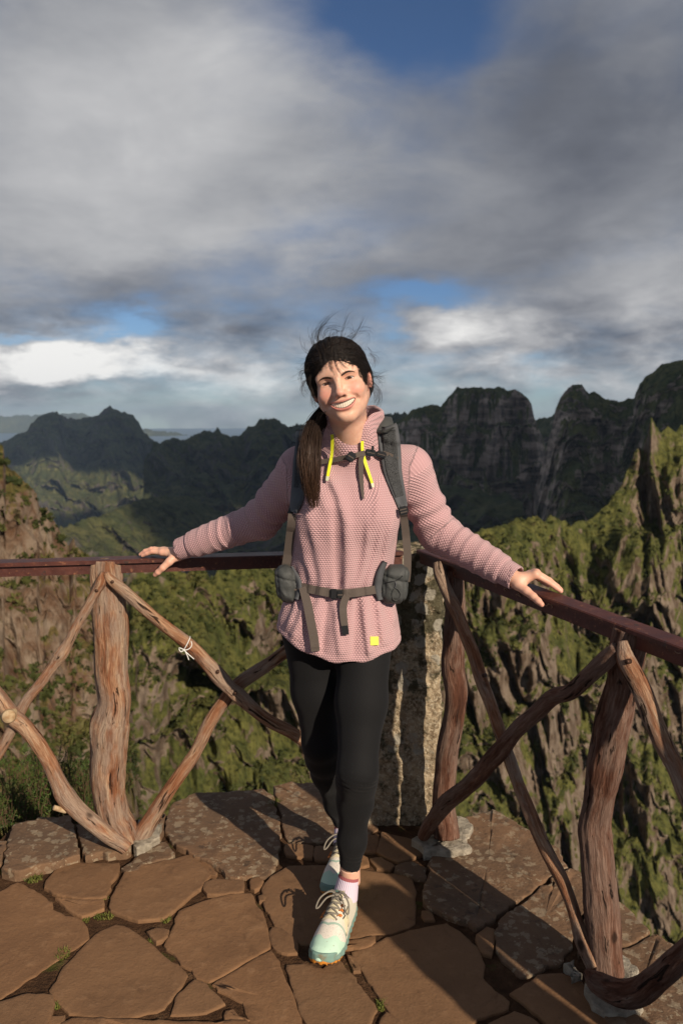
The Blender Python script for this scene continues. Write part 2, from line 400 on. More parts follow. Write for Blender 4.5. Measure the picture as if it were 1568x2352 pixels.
cliff, cliffP = ridge('brown_crag', [(-320, 1000, 52), (-120, 1020, 54), (-8, 1020, 55), (8, 1032, 55), (14, 1078, 55), (30, 1088, 55), (50, 1100, 55), (70, 1118, 55), (85, 1135, 55), (92, 1170, 55), (101, 1182, 55), (108, 1172, 55), (116, 1186, 55), (128, 1205, 55), (138, 1222, 55), (150, 1248, 55), (158, 1262, 55), (170, 1242, 55), (176, 1262, 55), (190, 1272, 55),
       (214, 1290, 55), (240, 1340, 54), (268, 1430, 53), (296, 1560, 52), (312, 1720, 50), (330, 1900, 48), (350, 2050, 46)],
      2300, 0.62, 420, 340, 0.065, 6.5, m_left, 0.09, 1.1, 61.0, zst=0.5)

m_sea, T, b = material('sea_water', (0.03, 0.07, 0.11), 0.35, 0.5)
T.put(b.inputs['Normal'], T.bump(T.noise(T.pos(), 0.004, 4), 0.2, 20))
th = np.linspace(0, 2 * np.pi, 96, endpoint=False)
V = np.vstack([[[r * math.cos(t), r * math.sin(t), -265] for t in th] for r in (7500, 17000)])
i = np.arange(96); j = (i + 1) % 96
o = new_obj('sea', fast_mesh('sea', V, [np.stack([i, 96 + i, 96 + j, j], 1)]), m_sea); o['kind'] = 'structure'

# low scrub clinging to the crags: nobody could count it
def scrub(name, P, n, size, mat, vmin, label, seed):
    rg = np.random.default_rng(seed)
    nu, nv = P.shape[:2]
    iu = rg.integers(2, nu - 2, n * 3); iv = rg.integers(vmin, nv - 2, n * 3)
    du = P[iu + 1, iv] - P[iu - 1, iv]; dv = P[iu, iv + 1] - P[iu, iv - 1]
    N = np.cross(dv, du); N /= np.linalg.norm(N, axis=1)[:, None] + 1e-9; N *= np.sign(N[:, 2:3] + 1e-6)
    C = P[iu, iv]
    w = fbm(C * 0.10 + seed, 4) + 0.45 * N[:, 2]
    keep = np.argsort(-w + rg.normal(size=len(w)) * 0.22)[:n]
    C, N = C[keep], N[keep]
    # one clump: 14 small leaf faces in a dome
    V, F = [], []
    for k in range(n):
        s = size * (0.35 + 1.1 * rg.random() ** 2)
        q = rg.normal(size=(14, 3)); q[:, 2] = np.abs(q[:, 2]); q /= np.linalg.norm(q, axis=1)[:, None]
        ctr = C[k] + q * s * (0.5 + 0.5 * rg.random((14, 1)))
        a = rg.normal(size=(14, 3)) * s * 0.33; b_ = rg.normal(size=(14, 3)) * s * 0.33
        V.append(np.stack([ctr - a, ctr + b_, ctr + a, ctr - b_], 1).reshape(-1, 3))
    V = np.vstack(V); F = np.arange(len(V)).reshape(-1, 4)
    o = new_obj(name, fast_mesh(name, V, F, False), mat); tag(o, label, 'scrub', kind='stuff'); return o
m_scrub, T, b = material('scrub_leaves', rough=0.8, spec=0.15)
nz = T.noise(T.pos(), 0.35, 4, 0.6)
T.put(b.inputs['Base Color'], T.ramp(nz, [(0.3, (0.018, 0.026, 0.008)), (0.5, (0.050, 0.056, 0.015)), (0.62, (0.095, 0.088, 0.026)), (0.75, (0.075, 0.054, 0.030))]))
scrub('scrub', nearP, 13000, 0.40, m_scrub, 12, 'olive green scrub covering the near crags below the railing', 3)
scrub('scrub', cliffP, 2600, 0.28, m_scrub, 12, 'tufts of scrub growing on the brown crag at the left', 5)

# clouds off to the right of the frame: they shade the farther mountains
m_cloud, T, b = material('cloud_white', (0.8, 0.8, 0.8), 1.0, 0.0)
def cloud(name, cx, cy, rx, ry, seed, H=2000.0):
    n, k = 56, 14
    t = np.linspace(0, 2 * np.pi, n, endpoint=False)[:, None]; s = np.linspace(0, 1, k)[None]
    ang = s * np.pi
    rr = np.sin(ang) ** 0.6
    d = np.stack([np.cos(t) * rr, np.sin(t) * rr, -np.cos(ang) * np.ones_like(t)], -1)
    nse = 1 + 0.40 * fbm(np.stack([np.cos(t) * np.ones_like(s) * 1.7, np.sin(t) * np.ones_like(s) * 1.7, s * np.ones_like(t) * 1.2 + seed], -1), 5)
    V = d * np.stack([rx * nse, ry * nse, 160 * nse + 0 * nse], -1) + np.array([cx, cy, H])
    o = new_obj(name, fast_mesh(name, V.reshape(-1, 3), grid_faces(n, k, True)), m_cloud)
    tag(o, kind='structure'); return o
def shade_over(x, y, z, rx, ry, seed, H=2000.0):
    k = (H - z) / sun_dir.z
    cloud('cloud', x + sun_dir.x * k, y + sun_dir.y * k, rx, ry, seed, H)
shade_over(330, 1080, -50, 420, 480, 1.0)
shade_over(330, 2120, 0, 560, 760, 2.0)
shade_over(-420, 1900, -120, 210, 260, 6.0)
shade_over(-820, 3420, 0, 800, 760, 3.0)
shade_over(-70, 1120, -150, 190, 260, 4.0)
shade_over(900, 1200, 0, 500, 600, 5.0)

# the air between here and the far mountains
hz_mat = bpy.data.materials.new('haze_air'); hz_mat.use_nodes = True
T = NT(hz_mat.node_tree); T.nodes.remove(T.nodes['Principled BSDF'])
pv = T.new('ShaderNodeVolumePrincipled'); pv.inputs['Color'].default_value = (0.55, 0.75, 1.0, 1); pv.inputs['Density'].default_value = 0.42e-4; pv.inputs['Anisotropy'].default_value = 0.0
T.links.new(pv.outputs[0], T.nodes['Material Output'].inputs['Volume'])
J = Join().box((0, 0, -300), (35000, 35000, 960))
hz = J.build('haze', hz_mat, None, False); tag(hz, 'thin blue haze filling the valley air', 'haze', kind='stuff')

# ================================================================== THE TERRACE
def stone_mat(name, base, dark, light, lichen=0.0, bump=0.5, sc=9.0):
    m, T, b = material(name, rough=0.88, spec=0.25)
    P = T.vmath('ADD', T.obj(), T.vmath('SCALE', (1, 1.7, 0.6), scale=T.math('MULTIPLY', T.rnd(), 31.0)))
    n1 = T.noise(P, sc * 0.5, 6, 0.6, 0.3); n2 = T.noise(P, sc * 3.2, 7, 0.65); n3 = T.noise(P, sc * 16, 4, 0.65)
    c = T.mix(T.smooth(n1, 0.3, 0.7), base, dark)
    c = T.mix(T.math('MULTIPLY', T.smooth(n2, 0.5, 0.72), 0.55), c, light)
    c = T.mix(T.math('MULTIPLY', T.smooth(T.rnd(), 0.0, 1.0), 0.5), c, tuple(x * y for x, y in zip(base, (0.70, 0.76, 0.84))))
    c = T.mix(T.math('MULTIPLY', T.smooth(T.noise(P, sc * 1.4, 5, 0.7, 0.8), 0.54, 0.70), 0.45), c, tuple(x * 0.5 for x in dark))
    speck = T.smooth(T.noise(P, sc * 26, 2, 0.5), 0.64, 0.70)
    c = T.mix(T.math('MULTIPLY', speck, 0.35), c, tuple(x * 0.35 for x in dark))
    if lichen:
        w = T.vmath('ADD', P, T.vmath('SCALE', T.noise(P, sc * 4, 4, 0.6, color=True), scale=0.06))
        vor = T.voronoi(w, sc * 3.0)
        sel = T.smooth(T.noise(P, sc * 0.55, 3, 0.5), 0.50 - 0.14 * lichen, 0.60 - 0.1 * lichen)
        edge = T.smooth(T.math('ADD', vor, T.math('MULTIPLY', n3, 0.22)), 0.50, 0.43)
        lm = T.math('MULTIPLY', edge, sel)
        c = T.mix(T.math('MULTIPLY', lm, 0.55), c, T.mix(n2, (0.27, 0.21, 0.135), (0.38, 0.31, 0.215)))
        v2 = T.voronoi(w, sc * 5.5)
        dots = T.math('MULTIPLY', T.smooth(v2, 0.26, 0.19), T.smooth(T.noise(P, sc * 1.3, 3), 0.5, 0.58))
        c = T.mix(T.math('MULTIPLY', dots, 0.6), c, (0.40, 0.33, 0.22))
        dk = T.smooth(T.noise(P, sc * 2.3, 5, 0.7), 0.58, 0.68)
        c = T.mix(T.math('MULTIPLY', dk, 0.55), c, (0.035, 0.028, 0.022))
    T.put(b.inputs['Base Color'], c)
    h = T.math('ADD', T.math('MULTIPLY', n2, 0.8), T.math('MULTIPLY', n3, 0.25))
    T.put(b.inputs['Normal'], T.bump(h, bump, 0.012))
    T.put(b.inputs['Roughness'], T.math('ADD', 0.72, T.math('MULTIPLY', n2, 0.25)))
    return m
m_flag = stone_mat('flagstone', (0.232, 0.124, 0.060), (0.172, 0.090, 0.044), (0.295, 0.170, 0.090), 0.0, 0.4)
m_rim = stone_mat('edge_stone', (0.20, 0.112, 0.060), (0.12, 0.075, 0.046), (0.28, 0.18, 0.11), 1.0, 0.7)
m_soil, T, b = material('joint_soil', rough=0.95, spec=0.1)
P = T.obj(); n1 = T.noise(P, 22, 6, 0.65); n2 = T.noise(P, 120, 4, 0.7)
c = T.ramp(n1, [(0.3, (0.050, 0.027, 0.015)), (0.55, (0.095, 0.050, 0.026)), (0.72, (0.16, 0.095, 0.052))])
moss = T.smooth(T.noise(P, 9, 4, 0.6), 0.60, 0.70)
T.put(b.inputs['Base Color'], T.mix(T.math('MULTIPLY', moss, 0.7), c, (0.075, 0.085, 0.018)))
T.put(b.inputs['Normal'], T.bump(T.math('ADD', n1, T.math('MULTIPLY', n2, 0.6)), 1.0, 0.02))

rim_px = [(-120, 1935), (0, 1905), (25, 1878), (90, 1866), (185, 1868), (290, 1862), (385, 1850), (450, 1826), (600, 1814), (640, 1804), (725, 1796), (850, 1805), (930, 1830), (1020, 1868), (1090, 1866), (1135, 1860), (1195, 1890), (1278, 1944), (1304, 1990), (1410, 2055), (1490, 2140), (1568, 2200), (1700, 2300)]
rim = [at_z(x, y, 0.03) for x, y in rim_px]
outline = [(-4.0, -3.0)] + [(-4.0, 1.6)] + [(p.x, p.y) for p in rim] + [(1.75, 0.2), (2.6, -3.0)]
def outline_mesh(name, pts, ztop, zbot, mat, shrink=0.0):
    c = np.mean(pts, 0); n = len(pts)
    top = [(x, y, ztop) for x, y in pts]; bot = [(x * 1.02, y * 1.03, zbot) for x, y in pts]
    bm = bmesh.new(); vt = [bm.verts.new(p) for p in top]; vb = [bm.verts.new(p) for p in bot]
    bm.faces.new(vt)
    for k in range(n): bm.faces.new((vt[k], vb[k], vb[(k + 1) % n], vt[(k + 1) % n]))
    bmesh.ops.recalc_face_normals(bm, faces=bm.faces)
    me = bpy.data.meshes.new(name); bm.to_mesh(me); bm.free(); return new_obj(name, me, mat)
terrace = outline_mesh('terrace', outline, -0.009, -3.5, m_soil); terrace['kind'] = 'structure'

def inset_poly(pts, d):
    P = np.asarray(pts); n = len(P); a = np.roll(P, 1, 0); b = np.roll(P, -1, 0)
    t = b - a; t /= np.linalg.norm(t, axis=1)[:, None] + 1e-9
    nrm = np.stack([-t[:, 1], t[:, 0]], 1)
    area = 0.5 * np.sum(P[:, 0] * np.roll(P[:, 1], -1) - np.roll(P[:, 0], -1) * P[:, 1])
    return P + nrm * d * (1 if area > 0 else -1)
def flag(name, px, z=0.0, th=0.06, mat=None, lift=None, rough=0.004, grow=0.0):
    """one flagstone whose outline is given on the floor"""
    P = np.array([tuple(at_z(x, y, z))[:2] for x, y in px])
    c = P.mean(0)
    Q = []
    for k in range(len(P)):
        a, b_ = P[k], P[(k + 1) % len(P)]; L = np.linalg.norm(b_ - a); m_ = max(1, int(L / 0.016))
        for t in range(m_): Q.append(a + (b_ - a) * t / m_)
    Q = np.array(Q)
    Q = 0.1 * np.roll(Q, 1, 0) + 0.8 * Q + 0.1 * np.roll(Q, -1, 0)
    q3 = np.column_stack([Q * 34, np.full(len(Q), c[0] * 9)])
    Q = Q + np.stack([fbm(q3, 4), fbm(q3 + 40, 4)], 1) * rough * 2.0
    if grow: Q = inset_poly(Q, -grow)
    n = len(Q); rg = random.Random(int(abs(c[0] * 1e4)) + 3)
    tilt = (rg.uniform(-1, 1) * 0.012, rg.uniform(-1, 1) * 0.012); dz = rg.uniform(-0.004, 0.004)
    def hz(A): 
        h = z + dz + (A[:, 0] - c[0]) * tilt[0] + (A[:, 1] - c[1]) * tilt[1]
        h = h + 0.0030 * fbm(np.column_stack([A * 9, np.full(len(A), 2.0)]), 4)
        if lift is not None: h = h + lift(A)
        return h
    rings = []
    for ins, dn in ((0.001, th), (0.0, 0.005), (0.001, 0.0012), (0.003, 0.0002), (0.010, 0.0)):
        A = inset_poly(Q, ins); rings.append(np.column_stack([A, hz(A) - dn]))
    # interior rings towards the centre keep the top gently uneven
    base = rings[-1][:, :2]
    for s in (0.72, 0.4):
        A = c + (base - c) * s; rings.append(np.column_stack([A, hz(A)]))
    V = np.vstack(rings + [np.column_stack([c[None], hz(c[None])])])
    F = []
    i = np.arange(n); j = (i + 1) % n
    for k in range(len(rings) - 1): F.append(np.stack([k * n + i, k * n + j, (k + 1) * n + j, (k + 1) * n + i], 1))
    k = len(rings) - 1
    tri = np.stack([k * n + i, k * n + j, np.full(n, len(V) - 1)], 1)
    V = V - np.array([c[0], c[1], z])
    area = 0.5 * np.sum(Q[:, 0] * np.roll(Q[:, 1], -1) - np.roll(Q[:, 0], -1) * Q[:, 1])
    if area < 0: F = [f[:, ::-1] for f in F]; tri = tri[:, ::-1]
    me = fast_mesh(name, V, [np.vstack(F), tri])
    sm = np.ones(len(me.polygons), bool); sm[:n * 3] = False; me.polygons.foreach_set('use_smooth', sm)
    o = new_obj(name, me, mat or m_flag, terrace, (c[0], c[1], z))
    return o
Lc = lambda pts: [(x * 0.5, 1819 + y * 0.5) for x, y in pts]
Rc = lambda pts: [(784 + x * 0.5, 1819 + y * 0.5) for x, y in pts]
flags = [
 Lc([(0,455),(85,410),(150,445),(240,505),(238,535),(300,560),(350,570),(395,600),(408,665),(240,775),(0,940),(-220,960),(-220,520)]),
 Lc([(215,410),(260,350),(330,328),(545,328),(550,362),(510,415),(490,480),(380,492),(265,470),(212,440)]),
 Lc([(255,488),(380,497),(480,497),(480,530),(440,555),(380,572),(335,550),(300,515)]),
 Lc([(575,375),(640,345),(880,295),(915,320),(965,385),(930,430),(860,490),(745,582),(640,588),(515,545),(508,500),(540,440)]),
 [(600,2044),(620,2014),(665,1989),(740,1987),(814,1996),(944,2011),(953,2044),(951,2119),(909,2136),(784,2151),(735,2160),(690,2165),(635,2124),(612,2089)],
 Lc([(945,420),(980,405),(1120,410),(1120,455),(1030,470),(950,475),(935,450)]),
 Lc([(1145,400),(1190,390),(1210,410),(1175,455),(1150,445)]),
 Lc([(820,545),(930,505),(1050,470),(1150,465),(1180,520),(1220,580),(1238,705),(965,865),(900,850),(885,810),(830,790),(800,735),(755,705),(800,620)]),
 Lc([(1245,618),(1290,620),(1368,690),(1365,740),(1290,735),(1245,690)]),
 Lc([(235,905),(300,800),(400,690),(450,640),(530,603),(570,610),(650,660),(720,720),(865,830),(850,865),(750,985),(640,1020),(520,1030),(320,1010),(245,935)]),
 Lc([(975,875),(1245,720),(1270,755),(1330,905),(1390,1055),(1380,1130),(1190,1130),(1115,960),(1010,905)]),
 Lc([(790,1015),(810,945),(890,857),(950,880),(1030,970),(940,1005)]),
 [(661,2214),(700,2211),(740,2226),(778,2200),(784,2209),(866,2314),(845,2352),(840,2400),(740,2400),(700,2340),(676,2280)],
 Lc([(0,970),(130,930),(240,935),(250,970),(215,1060),(200,1180),(-220,1180),(-220,990)]),
 Lc([(225,1025),(300,1015),(300,1045),(250,1070),(215,1066)]),
 Lc([(300,1052),(330,1034),(600,1048),(960,1064),(1130,1056),(1150,1076),(1150,1240),(240,1240),(265,1076)]),
 Lc([(680,640),(720,625),(780,640),(770,665),(720,690),(690,665)]),
 Lc([(915,315),(940,318),(1000,375),(990,390),(930,350)]),
 Lc([(1312,240),(1340,235),(1440,245),(1435,305),(1312,290)]),
 Lc([(1447,250),(1545,255),(1540,322),(1443,312)]),
 Lc([(1185,478),(1212,470),(1218,500),(1200,505)]),
 Lc([(1040,1000),(1075,990),(1085,1030),(1150,1045),(1035,1050)]),
 Rc([(90,188),(175,190),(160,275),(85,275)]),
 Rc([(186,186),(345,225),(368,290),(255,322),(168,280)]),
 Rc([(130,305),(180,300),(240,335),(225,360),(160,350)]),
 Rc([(70,285),(120,300),(125,335),(70,345)]),
 Rc([(50,730),(160,690),(260,650),(480,600),(540,640),(620,710),(650,770),(640,850),(700,910),(770,960),(770,990),(620,1030),(590,1066),(580,1160),(320,1160),(190,950),(100,820)]),
 Rc([(625,660),(660,618),(700,630),(690,750),(650,740),(625,700)]),
 Rc([(0,690),(150,660),(155,690),(110,710),(0,722)]),
 Rc([(770,920),(830,895),(900,840),(1010,830),(1100,870),(1170,960),(1250,1066),(1260,1160),(1000,1160),(930,1040),(850,980)]),
 Rc([(680,1066),(800,1015),(900,1060),(960,1160),(640,1160)]),
 Rc([(365,545),(400,540),(425,585),(380,585)]),
 Rc([(20,745),(60,760),(90,820),(60,820)]),
 Rc([(185,1030),(210,1005),(280,1066),(300,1120),(170,1110)]),
]
for f in flags: flag('flagstone', f, grow=0.004)
edges = [
 ([(390,1850),(450,1823),(600,1812),(628,1830),(645,1895),(645,1915),(640,1974),(620,2004),(595,2011),(525,2016),(505,1994),(450,1969),(395,1936),(380,1914),(382,1880)], 0.006, 0.04),
 ([(628,1803),(650,1798),(720,1793),(800,1800),(860,1830),(868,1900),(770,1935),(655,1926),(648,1880),(635,1840)], 0.008, 0.04),
 (Rc([(430,270),(520,140),(590,105),(700,75),(830,150),(990,250),(1040,335),(950,395),(790,510),(720,570),(620,630),(380,520),(385,420),(405,320)]), 0.005, 0.03),
 (Rc([(960,400),(1060,345),(1120,375),(1130,500),(1060,700),(1000,780),(820,850),(760,790),(710,740),(714,592),(830,512)]), 0.004, 0.03),
 (Rc([(1135,430),(1200,440),(1265,500),(1330,540),(1415,635),(1340,690),(1200,720),(1080,740),(1135,500)]), 0.01, 0.03),
 (Rc([(1430,640),(1540,720),(1700,800),(1700,1160),(1280,1160),(1180,970),(1110,870),(1200,740),(1350,700)]), 0.01, 0.03),
 (Rc([(245,330),(330,310),(390,340),(385,395),(300,375),(250,360)]), 0.008, 0.0),
 (Lc([(8,345),(65,150),(180,120),(320,105),(345,150),(366,285),(250,322),(60,362)]), 0.028, 0.02),
 (Lc([(352,150),(440,120),(600,110),(640,180),(600,270),(450,275),(385,300),(360,200)]), 0.02, 0.02),
 (Lc([(-160,250),(-40,220),(30,225),(28,260),(2,330),(-60,360),(-160,370)]), 0.02, 0.02),
 (Lc([(560,345),(640,290),(745,225),(805,275),(812,290),(700,322),(585,372)]), 0.006, 0.0),
 (Lc([(640,270),(660,200),(720,120),(760,90),(755,190),(700,240)]), 0.008, 0.0),
]
for px, z, gain in edges:
    flag('edge_stone', px, z, 0.10, m_rim, rough=0.008,
         lift=(lambda A, g=gain: g * 0.35 * fbm(np.column_stack([A * 6, np.full(len(A), 5.0)]), 4)))
# crumbled mortar round the feet of the posts
m_mortar, T, b = material('pale_mortar', rough=0.9, spec=0.2)
n1 = T.noise(T.obj(), 30, 6, 0.7)
T.put(b.inputs['Base Color'], T.ramp(n1, [(0.3, (0.20, 0.17, 0.13)), (0.6, (0.42, 0.37, 0.29))]))
T.put(b.inputs['Normal'], T.bump(n1, 1.0, 0.02))
for px, z in ((Rc([(330,210),(400,200),(530,110),(580,120),(605,160),(570,210),(600,265),(540,270),(440,265),(380,270)]), 0.026),
              (Rc([(1110,870),(1180,900),(1270,740),(1320,760),(1365,830),(1300,960),(1400,1000),(1300,1010),(1200,1010),(1130,940)]), 0.020),
              (Rc([(1020,790),(1070,770),(1110,840),(1060,850)]), 0.016),
              (Lc([(610,250),(640,130),(680,120),(740,150),(730,210),(650,262)]), 0.030)):
    flag('mortar', px, z, 0.05, m_mortar, rough=0.012, lift=lambda A: 0.006 * fbm(np.column_stack([A * 30, np.full(len(A), 1.0)]), 4))

# ------------------------------------------------------------------ stone pillar (real volume from a distance field)
def surface_nets(sdf, lo, hi, h, block=8):
    """sparse surface nets over the box lo..hi; sdf takes (n,3)"""
    lo = np.asarray(lo, float); hi = np.asarray(hi, float)
    nb = np.ceil((hi - lo) / (h * block)).astype(int)
    B = np.stack(np.meshgrid(*[np.arange(k) for k in nb], indexing='ij'), -1).reshape(-1, 3)
    cen = lo + (B + 0.5) * block * h
    d = sdf(cen); B = B[np.abs(d) < block * h * 1.35]
    k = np.arange(block + 1)
    loc = np.stack(np.meshgrid(k, k, k, indexing='ij'), -1).reshape(-1, 3)
    K = int(max(nb) * block + 4)
    key3 = lambda a: (a[..., 0] * K + a[..., 1]) * K + a[..., 2]
    vkeys, vpos, edges_ = [], [], []
    corner = np.array([(x, y, z) for x in (0, 1) for y in (0, 1) for z in (0, 1)])
    pairs = [(a, b_) for a in range(8) for b_ in range(a + 1, 8) if np.abs(corner[a] - corner[b_]).sum() == 1]
    for s in range(0, len(B), 400):
        bb = B[s:s + 400]
        I = bb[:, None] * block + loc[None]
        D = sdf((lo + I.reshape(-1, 3) * h)).reshape(len(bb), block + 1, block + 1, block + 1)
        c = [D[:, x:x + block, y:y + block, z:z + block] for x, y, z in corner]
        C = np.stack(c, -1); neg = C < 0; cnt = neg.sum(-1); act = (cnt > 0) & (cnt < 8)
        ib = np.argwhere(act)
        if not len(ib): continue
        vals = C[act]; base = bb[ib[:, 0]] * block + ib[:, 1:]
        acc = np.zeros((len(vals), 3)); n = np.zeros(len(vals))
        for a, b_ in pairs:
            va, vb = vals[:, a], vals[:, b_]; m_ = (va < 0) != (vb < 0)
            t = np.where(m_, va / np.where(m_, va - vb, 1), 0)
            p = corner[a] + t[:, None] * (corner[b_] - corner[a])
            acc += p * m_[:, None]; n += m_
        vkeys.append(key3(base)); vpos.append(lo + (base + acc / n[:, None]) * h)
        for ax in range(3):
            e = np.eye(3, dtype=int)[ax]; o_ = corner.tolist().index(e.tolist())
            m_ = (vals[:, 0] < 0) != (vals[:, o_] < 0)
            edges_.append(np.column_stack([base[m_], np.full(m_.sum(), ax), vals[m_, 0] < 0]))
    keys = np.concatenate(vkeys); pos = np.vstack(vpos)
    order = np.argsort(keys); keys, pos = keys[order], pos[order]
    E = np.vstack(edges_); F = []
    for ax in range(3):
        e = E[E[:, 3] == ax]; a1, a2 = (ax + 1) % 3, (ax + 2) % 3
        u, v = np.eye(3, dtype=int)[a1], np.eye(3, dtype=int)[a2]
        q = [key3(e[:, :3] - du * u - dv * v) for du, dv in ((0, 0), (1, 0), (1, 1), (0, 1))]
        idx = np.stack([np.searchsorted(keys, x) for x in q], 1); idx = np.minimum(idx, len(keys) - 1)
        ok = np.all(np.stack([keys[idx[:, t]] == q[t] for t in range(4)], 1), 1)
        f = idx[ok]; flip = e[ok, 4] == 0
        f[flip] = f[flip][:, ::-1]; F.append(f)
    return pos, np.vstack(F)

m_pillar, T, b = material('lichened_granite', rough=0.92, spec=0.2)
P = T.obj(); n1 = T.noise(P, 5, 6, 0.6, 0.4); n2 = T.noise(P, 26, 6, 0.7); n3 = T.noise(P, 95, 4, 0.7)
c = T.mix(T.smooth(n2, 0.36, 0.64), (0.17, 0.122, 0.074), (0.40, 0.31, 0.20))
c = T.mix(T.smooth(n3, 0.46, 0.66), c, (0.50, 0.42, 0.30))
zz = T.new('ShaderNodeSeparateXYZ'); T.put(zz.inputs[0], P)
up = T.smooth(zz.outputs['Z'], 0.35, 0.9)
dk = T.smooth(T.math('ADD', T.noise(P, 15, 5, 0.7), T.math('MULTIPLY', up, 0.16)), 0.52, 0.63)
c = T.mix(T.math('MULTIPLY', dk, 0.85), c, T.mix(n3, (0.022, 0.020, 0.016), (0.055, 0.055, 0.022)))
w = T.vmath('ADD', P, T.vmath('SCALE', T.noise(P, 40, 3, 0.6, color=True), scale=0.03))
li = T.math('MULTIPLY', T.smooth(T.voronoi(w, 17), 0.44, 0.36), T.smooth(T.math('ADD', n1, T.math('MULTIPLY', up, 0.12)), 0.50, 0.58))
c = T.mix(T.math('MULTIPLY', li, 0.85), c, (0.33, 0.30, 0.24))
T.put(b.inputs['Base Color'], c)
T.put(b.inputs['Normal'], T.bump(T.math('ADD', n2, T.math('MULTIPLY', n3, 0.5)), 1.0, 0.014))
PIL = at_y(930, 1600, 2.64)
def pillar_sdf(p):
    q = p - np.array([0.0, 2.735, 0.0]); z = p[:, 2]
    cx = np.interp(z, [-0.1, 0.3, 0.7, 1.0], [0.205, 0.225, 0.242, 0.248])
    hx = np.interp(z, [-0.1, 0.1, 0.5, 0.9, 1.0], [0.145, 0.13, 0.117, 0.10, 0.085])
    ax = np.abs(q[:, 0] - cx) - hx; ay = np.abs(q[:, 1]) - 0.095; az = np.maximum(z - 0.985 + 0.16 * np.maximum(q[:, 0] - 0.28, 0) + 0.1 * np.abs(q[:, 1]), -0.1 - z)
    k = 0.035
    a = np.stack([ax, ay, az], 1) + k
    d = np.minimum(a.max(1), 0) + np.linalg.norm(np.maximum(a, 0), axis=1) - k
    d = d + 0.016 * fbm(p * 9, 3) + 0.009 * ridged(p * 24, 3) - 0.006
    d = d + 0.005 * fbm(p * 70, 3)
    return d
PILV = V, F = surface_nets(pillar_sdf, (0.0, 2.56, -0.12), (0.45, 2.92, 1.06), 0.007)
pil = new_obj('stone_pillar', fast_mesh('stone_pillar', V, F), m_pillar)
tag(pil, 'rough lichen-covered stone pillar standing at the corner of the railing', 'pillar')

# unseen second pillar, added outside the frame to cast shade on the paving
V2p = V.copy(); V2p[:, :2] = (V2p[:, :2] - np.array([0.225, 2.735])) * np.array([0.95, 1.1]) ; V2p[:, 2] *= 1.12
shade_pillar = new_obj('stone_pillar', fast_mesh('stone_pillar', V2p, F), m_pillar, None, (1.30, 0.42, 0.0)); shade_pillar.rotation_euler = (0, 0, R(35))
tag(shade_pillar, 'added stone pillar out of view that shades the paving at the right', 'pillar')

# ================================================================== RUSTIC FENCES
def wood_mat(name, tones, dark, grey, greyamt=0.75):
    m, T, b = material(name, rough=0.85, spec=0.15)
    A = T.attr('wood')
    A = T.vmath('ADD', A, T.vmath('SCALE', (3.1, 1.3, 2.2), scale=T.math('MULTIPLY', T.rnd(), 9.0)))
    wv = T.vmath('SCALE', T.vmath('SUBTRACT', T.noise(A, 9, 3, 0.5, color=True), (.5, .5, .5)), scale=0.022)
    A = T.vmath('ADD', A, wv)
    S = T.vmath('MULTIPLY', A, (1, 1, 0.085))
    n1 = T.noise(S, 48, 6, 0.66, 0.5); n2 = T.noise(S, 210, 5, 0.7, 0.3); n3 = T.noise(T.vmath('MULTIPLY', A, (1, 1, 0.30)), 16, 5, 0.65)
    c = T.ramp(n1, [(0.30, tones[0]), (0.44, tones[1]), (0.56, tones[2]), (0.70, tones[3])])
    c = T.mix(T.math('MULTIPLY', T.smooth(n3, 0.42, 0.60), greyamt), c, T.mix(n2, grey, tuple(x * 0.62 for x in grey)))
    c = T.mix(T.math('MULTIPLY', T.smooth(n2, 0.60, 0.40), 0.45), c, tuple(x * 0.45 for x in tones[1]))
    crack = T.smooth(T.noise(S, 75, 4, 0.6, 0.6), 0.385, 0.33)
    c = T.mix(T.math('MULTIPLY', crack, 0.9), c, dark)
    kn = T.smooth(T.voronoi(T.vmath('MULTIPLY', A, (1, 1, 0.55)), 11), 0.13, 0.06)
    c = T.mix(T.math('MULTIPLY', kn, 0.8), c, dark)
    T.put(b.inputs['Base Color'], c)
    h = T.math('ADD', T.math('MULTIPLY', n1, 0.8), T.math('SUBTRACT', T.math('MULTIPLY', n2, 0.8), T.math('MULTIPLY', crack, 0.9)))
    T.put(b.inputs['Normal'], T.bump(h, 1.0, 0.009))
    return m
m_wood = wood_mat('peeled_heath_wood', [(0.090, 0.031, 0.016), (0.265, 0.108, 0.052), (0.40, 0.235, 0.14), (0.54, 0.40, 0.275)], (0.016, 0.008, 0.005), (0.43, 0.34, 0.265))
m_bark = wood_mat('red_heath_bark', [(0.050, 0.020, 0.012), (0.120, 0.050, 0.030), (0.205, 0.110, 0.075), (0.34, 0.235, 0.18)], (0.010, 0.006, 0.004), (0.30, 0.215, 0.17), 0.6)
m_cut, T, b = material('cut_wood_end', rough=0.85, spec=0.2)
T.put(b.inputs['Base Color'], T.ramp(T.noise(T.obj(), 60, 4), [(0.35, (0.30, 0.19, 0.10)), (0.65, (0.50, 0.38, 0.24))]))

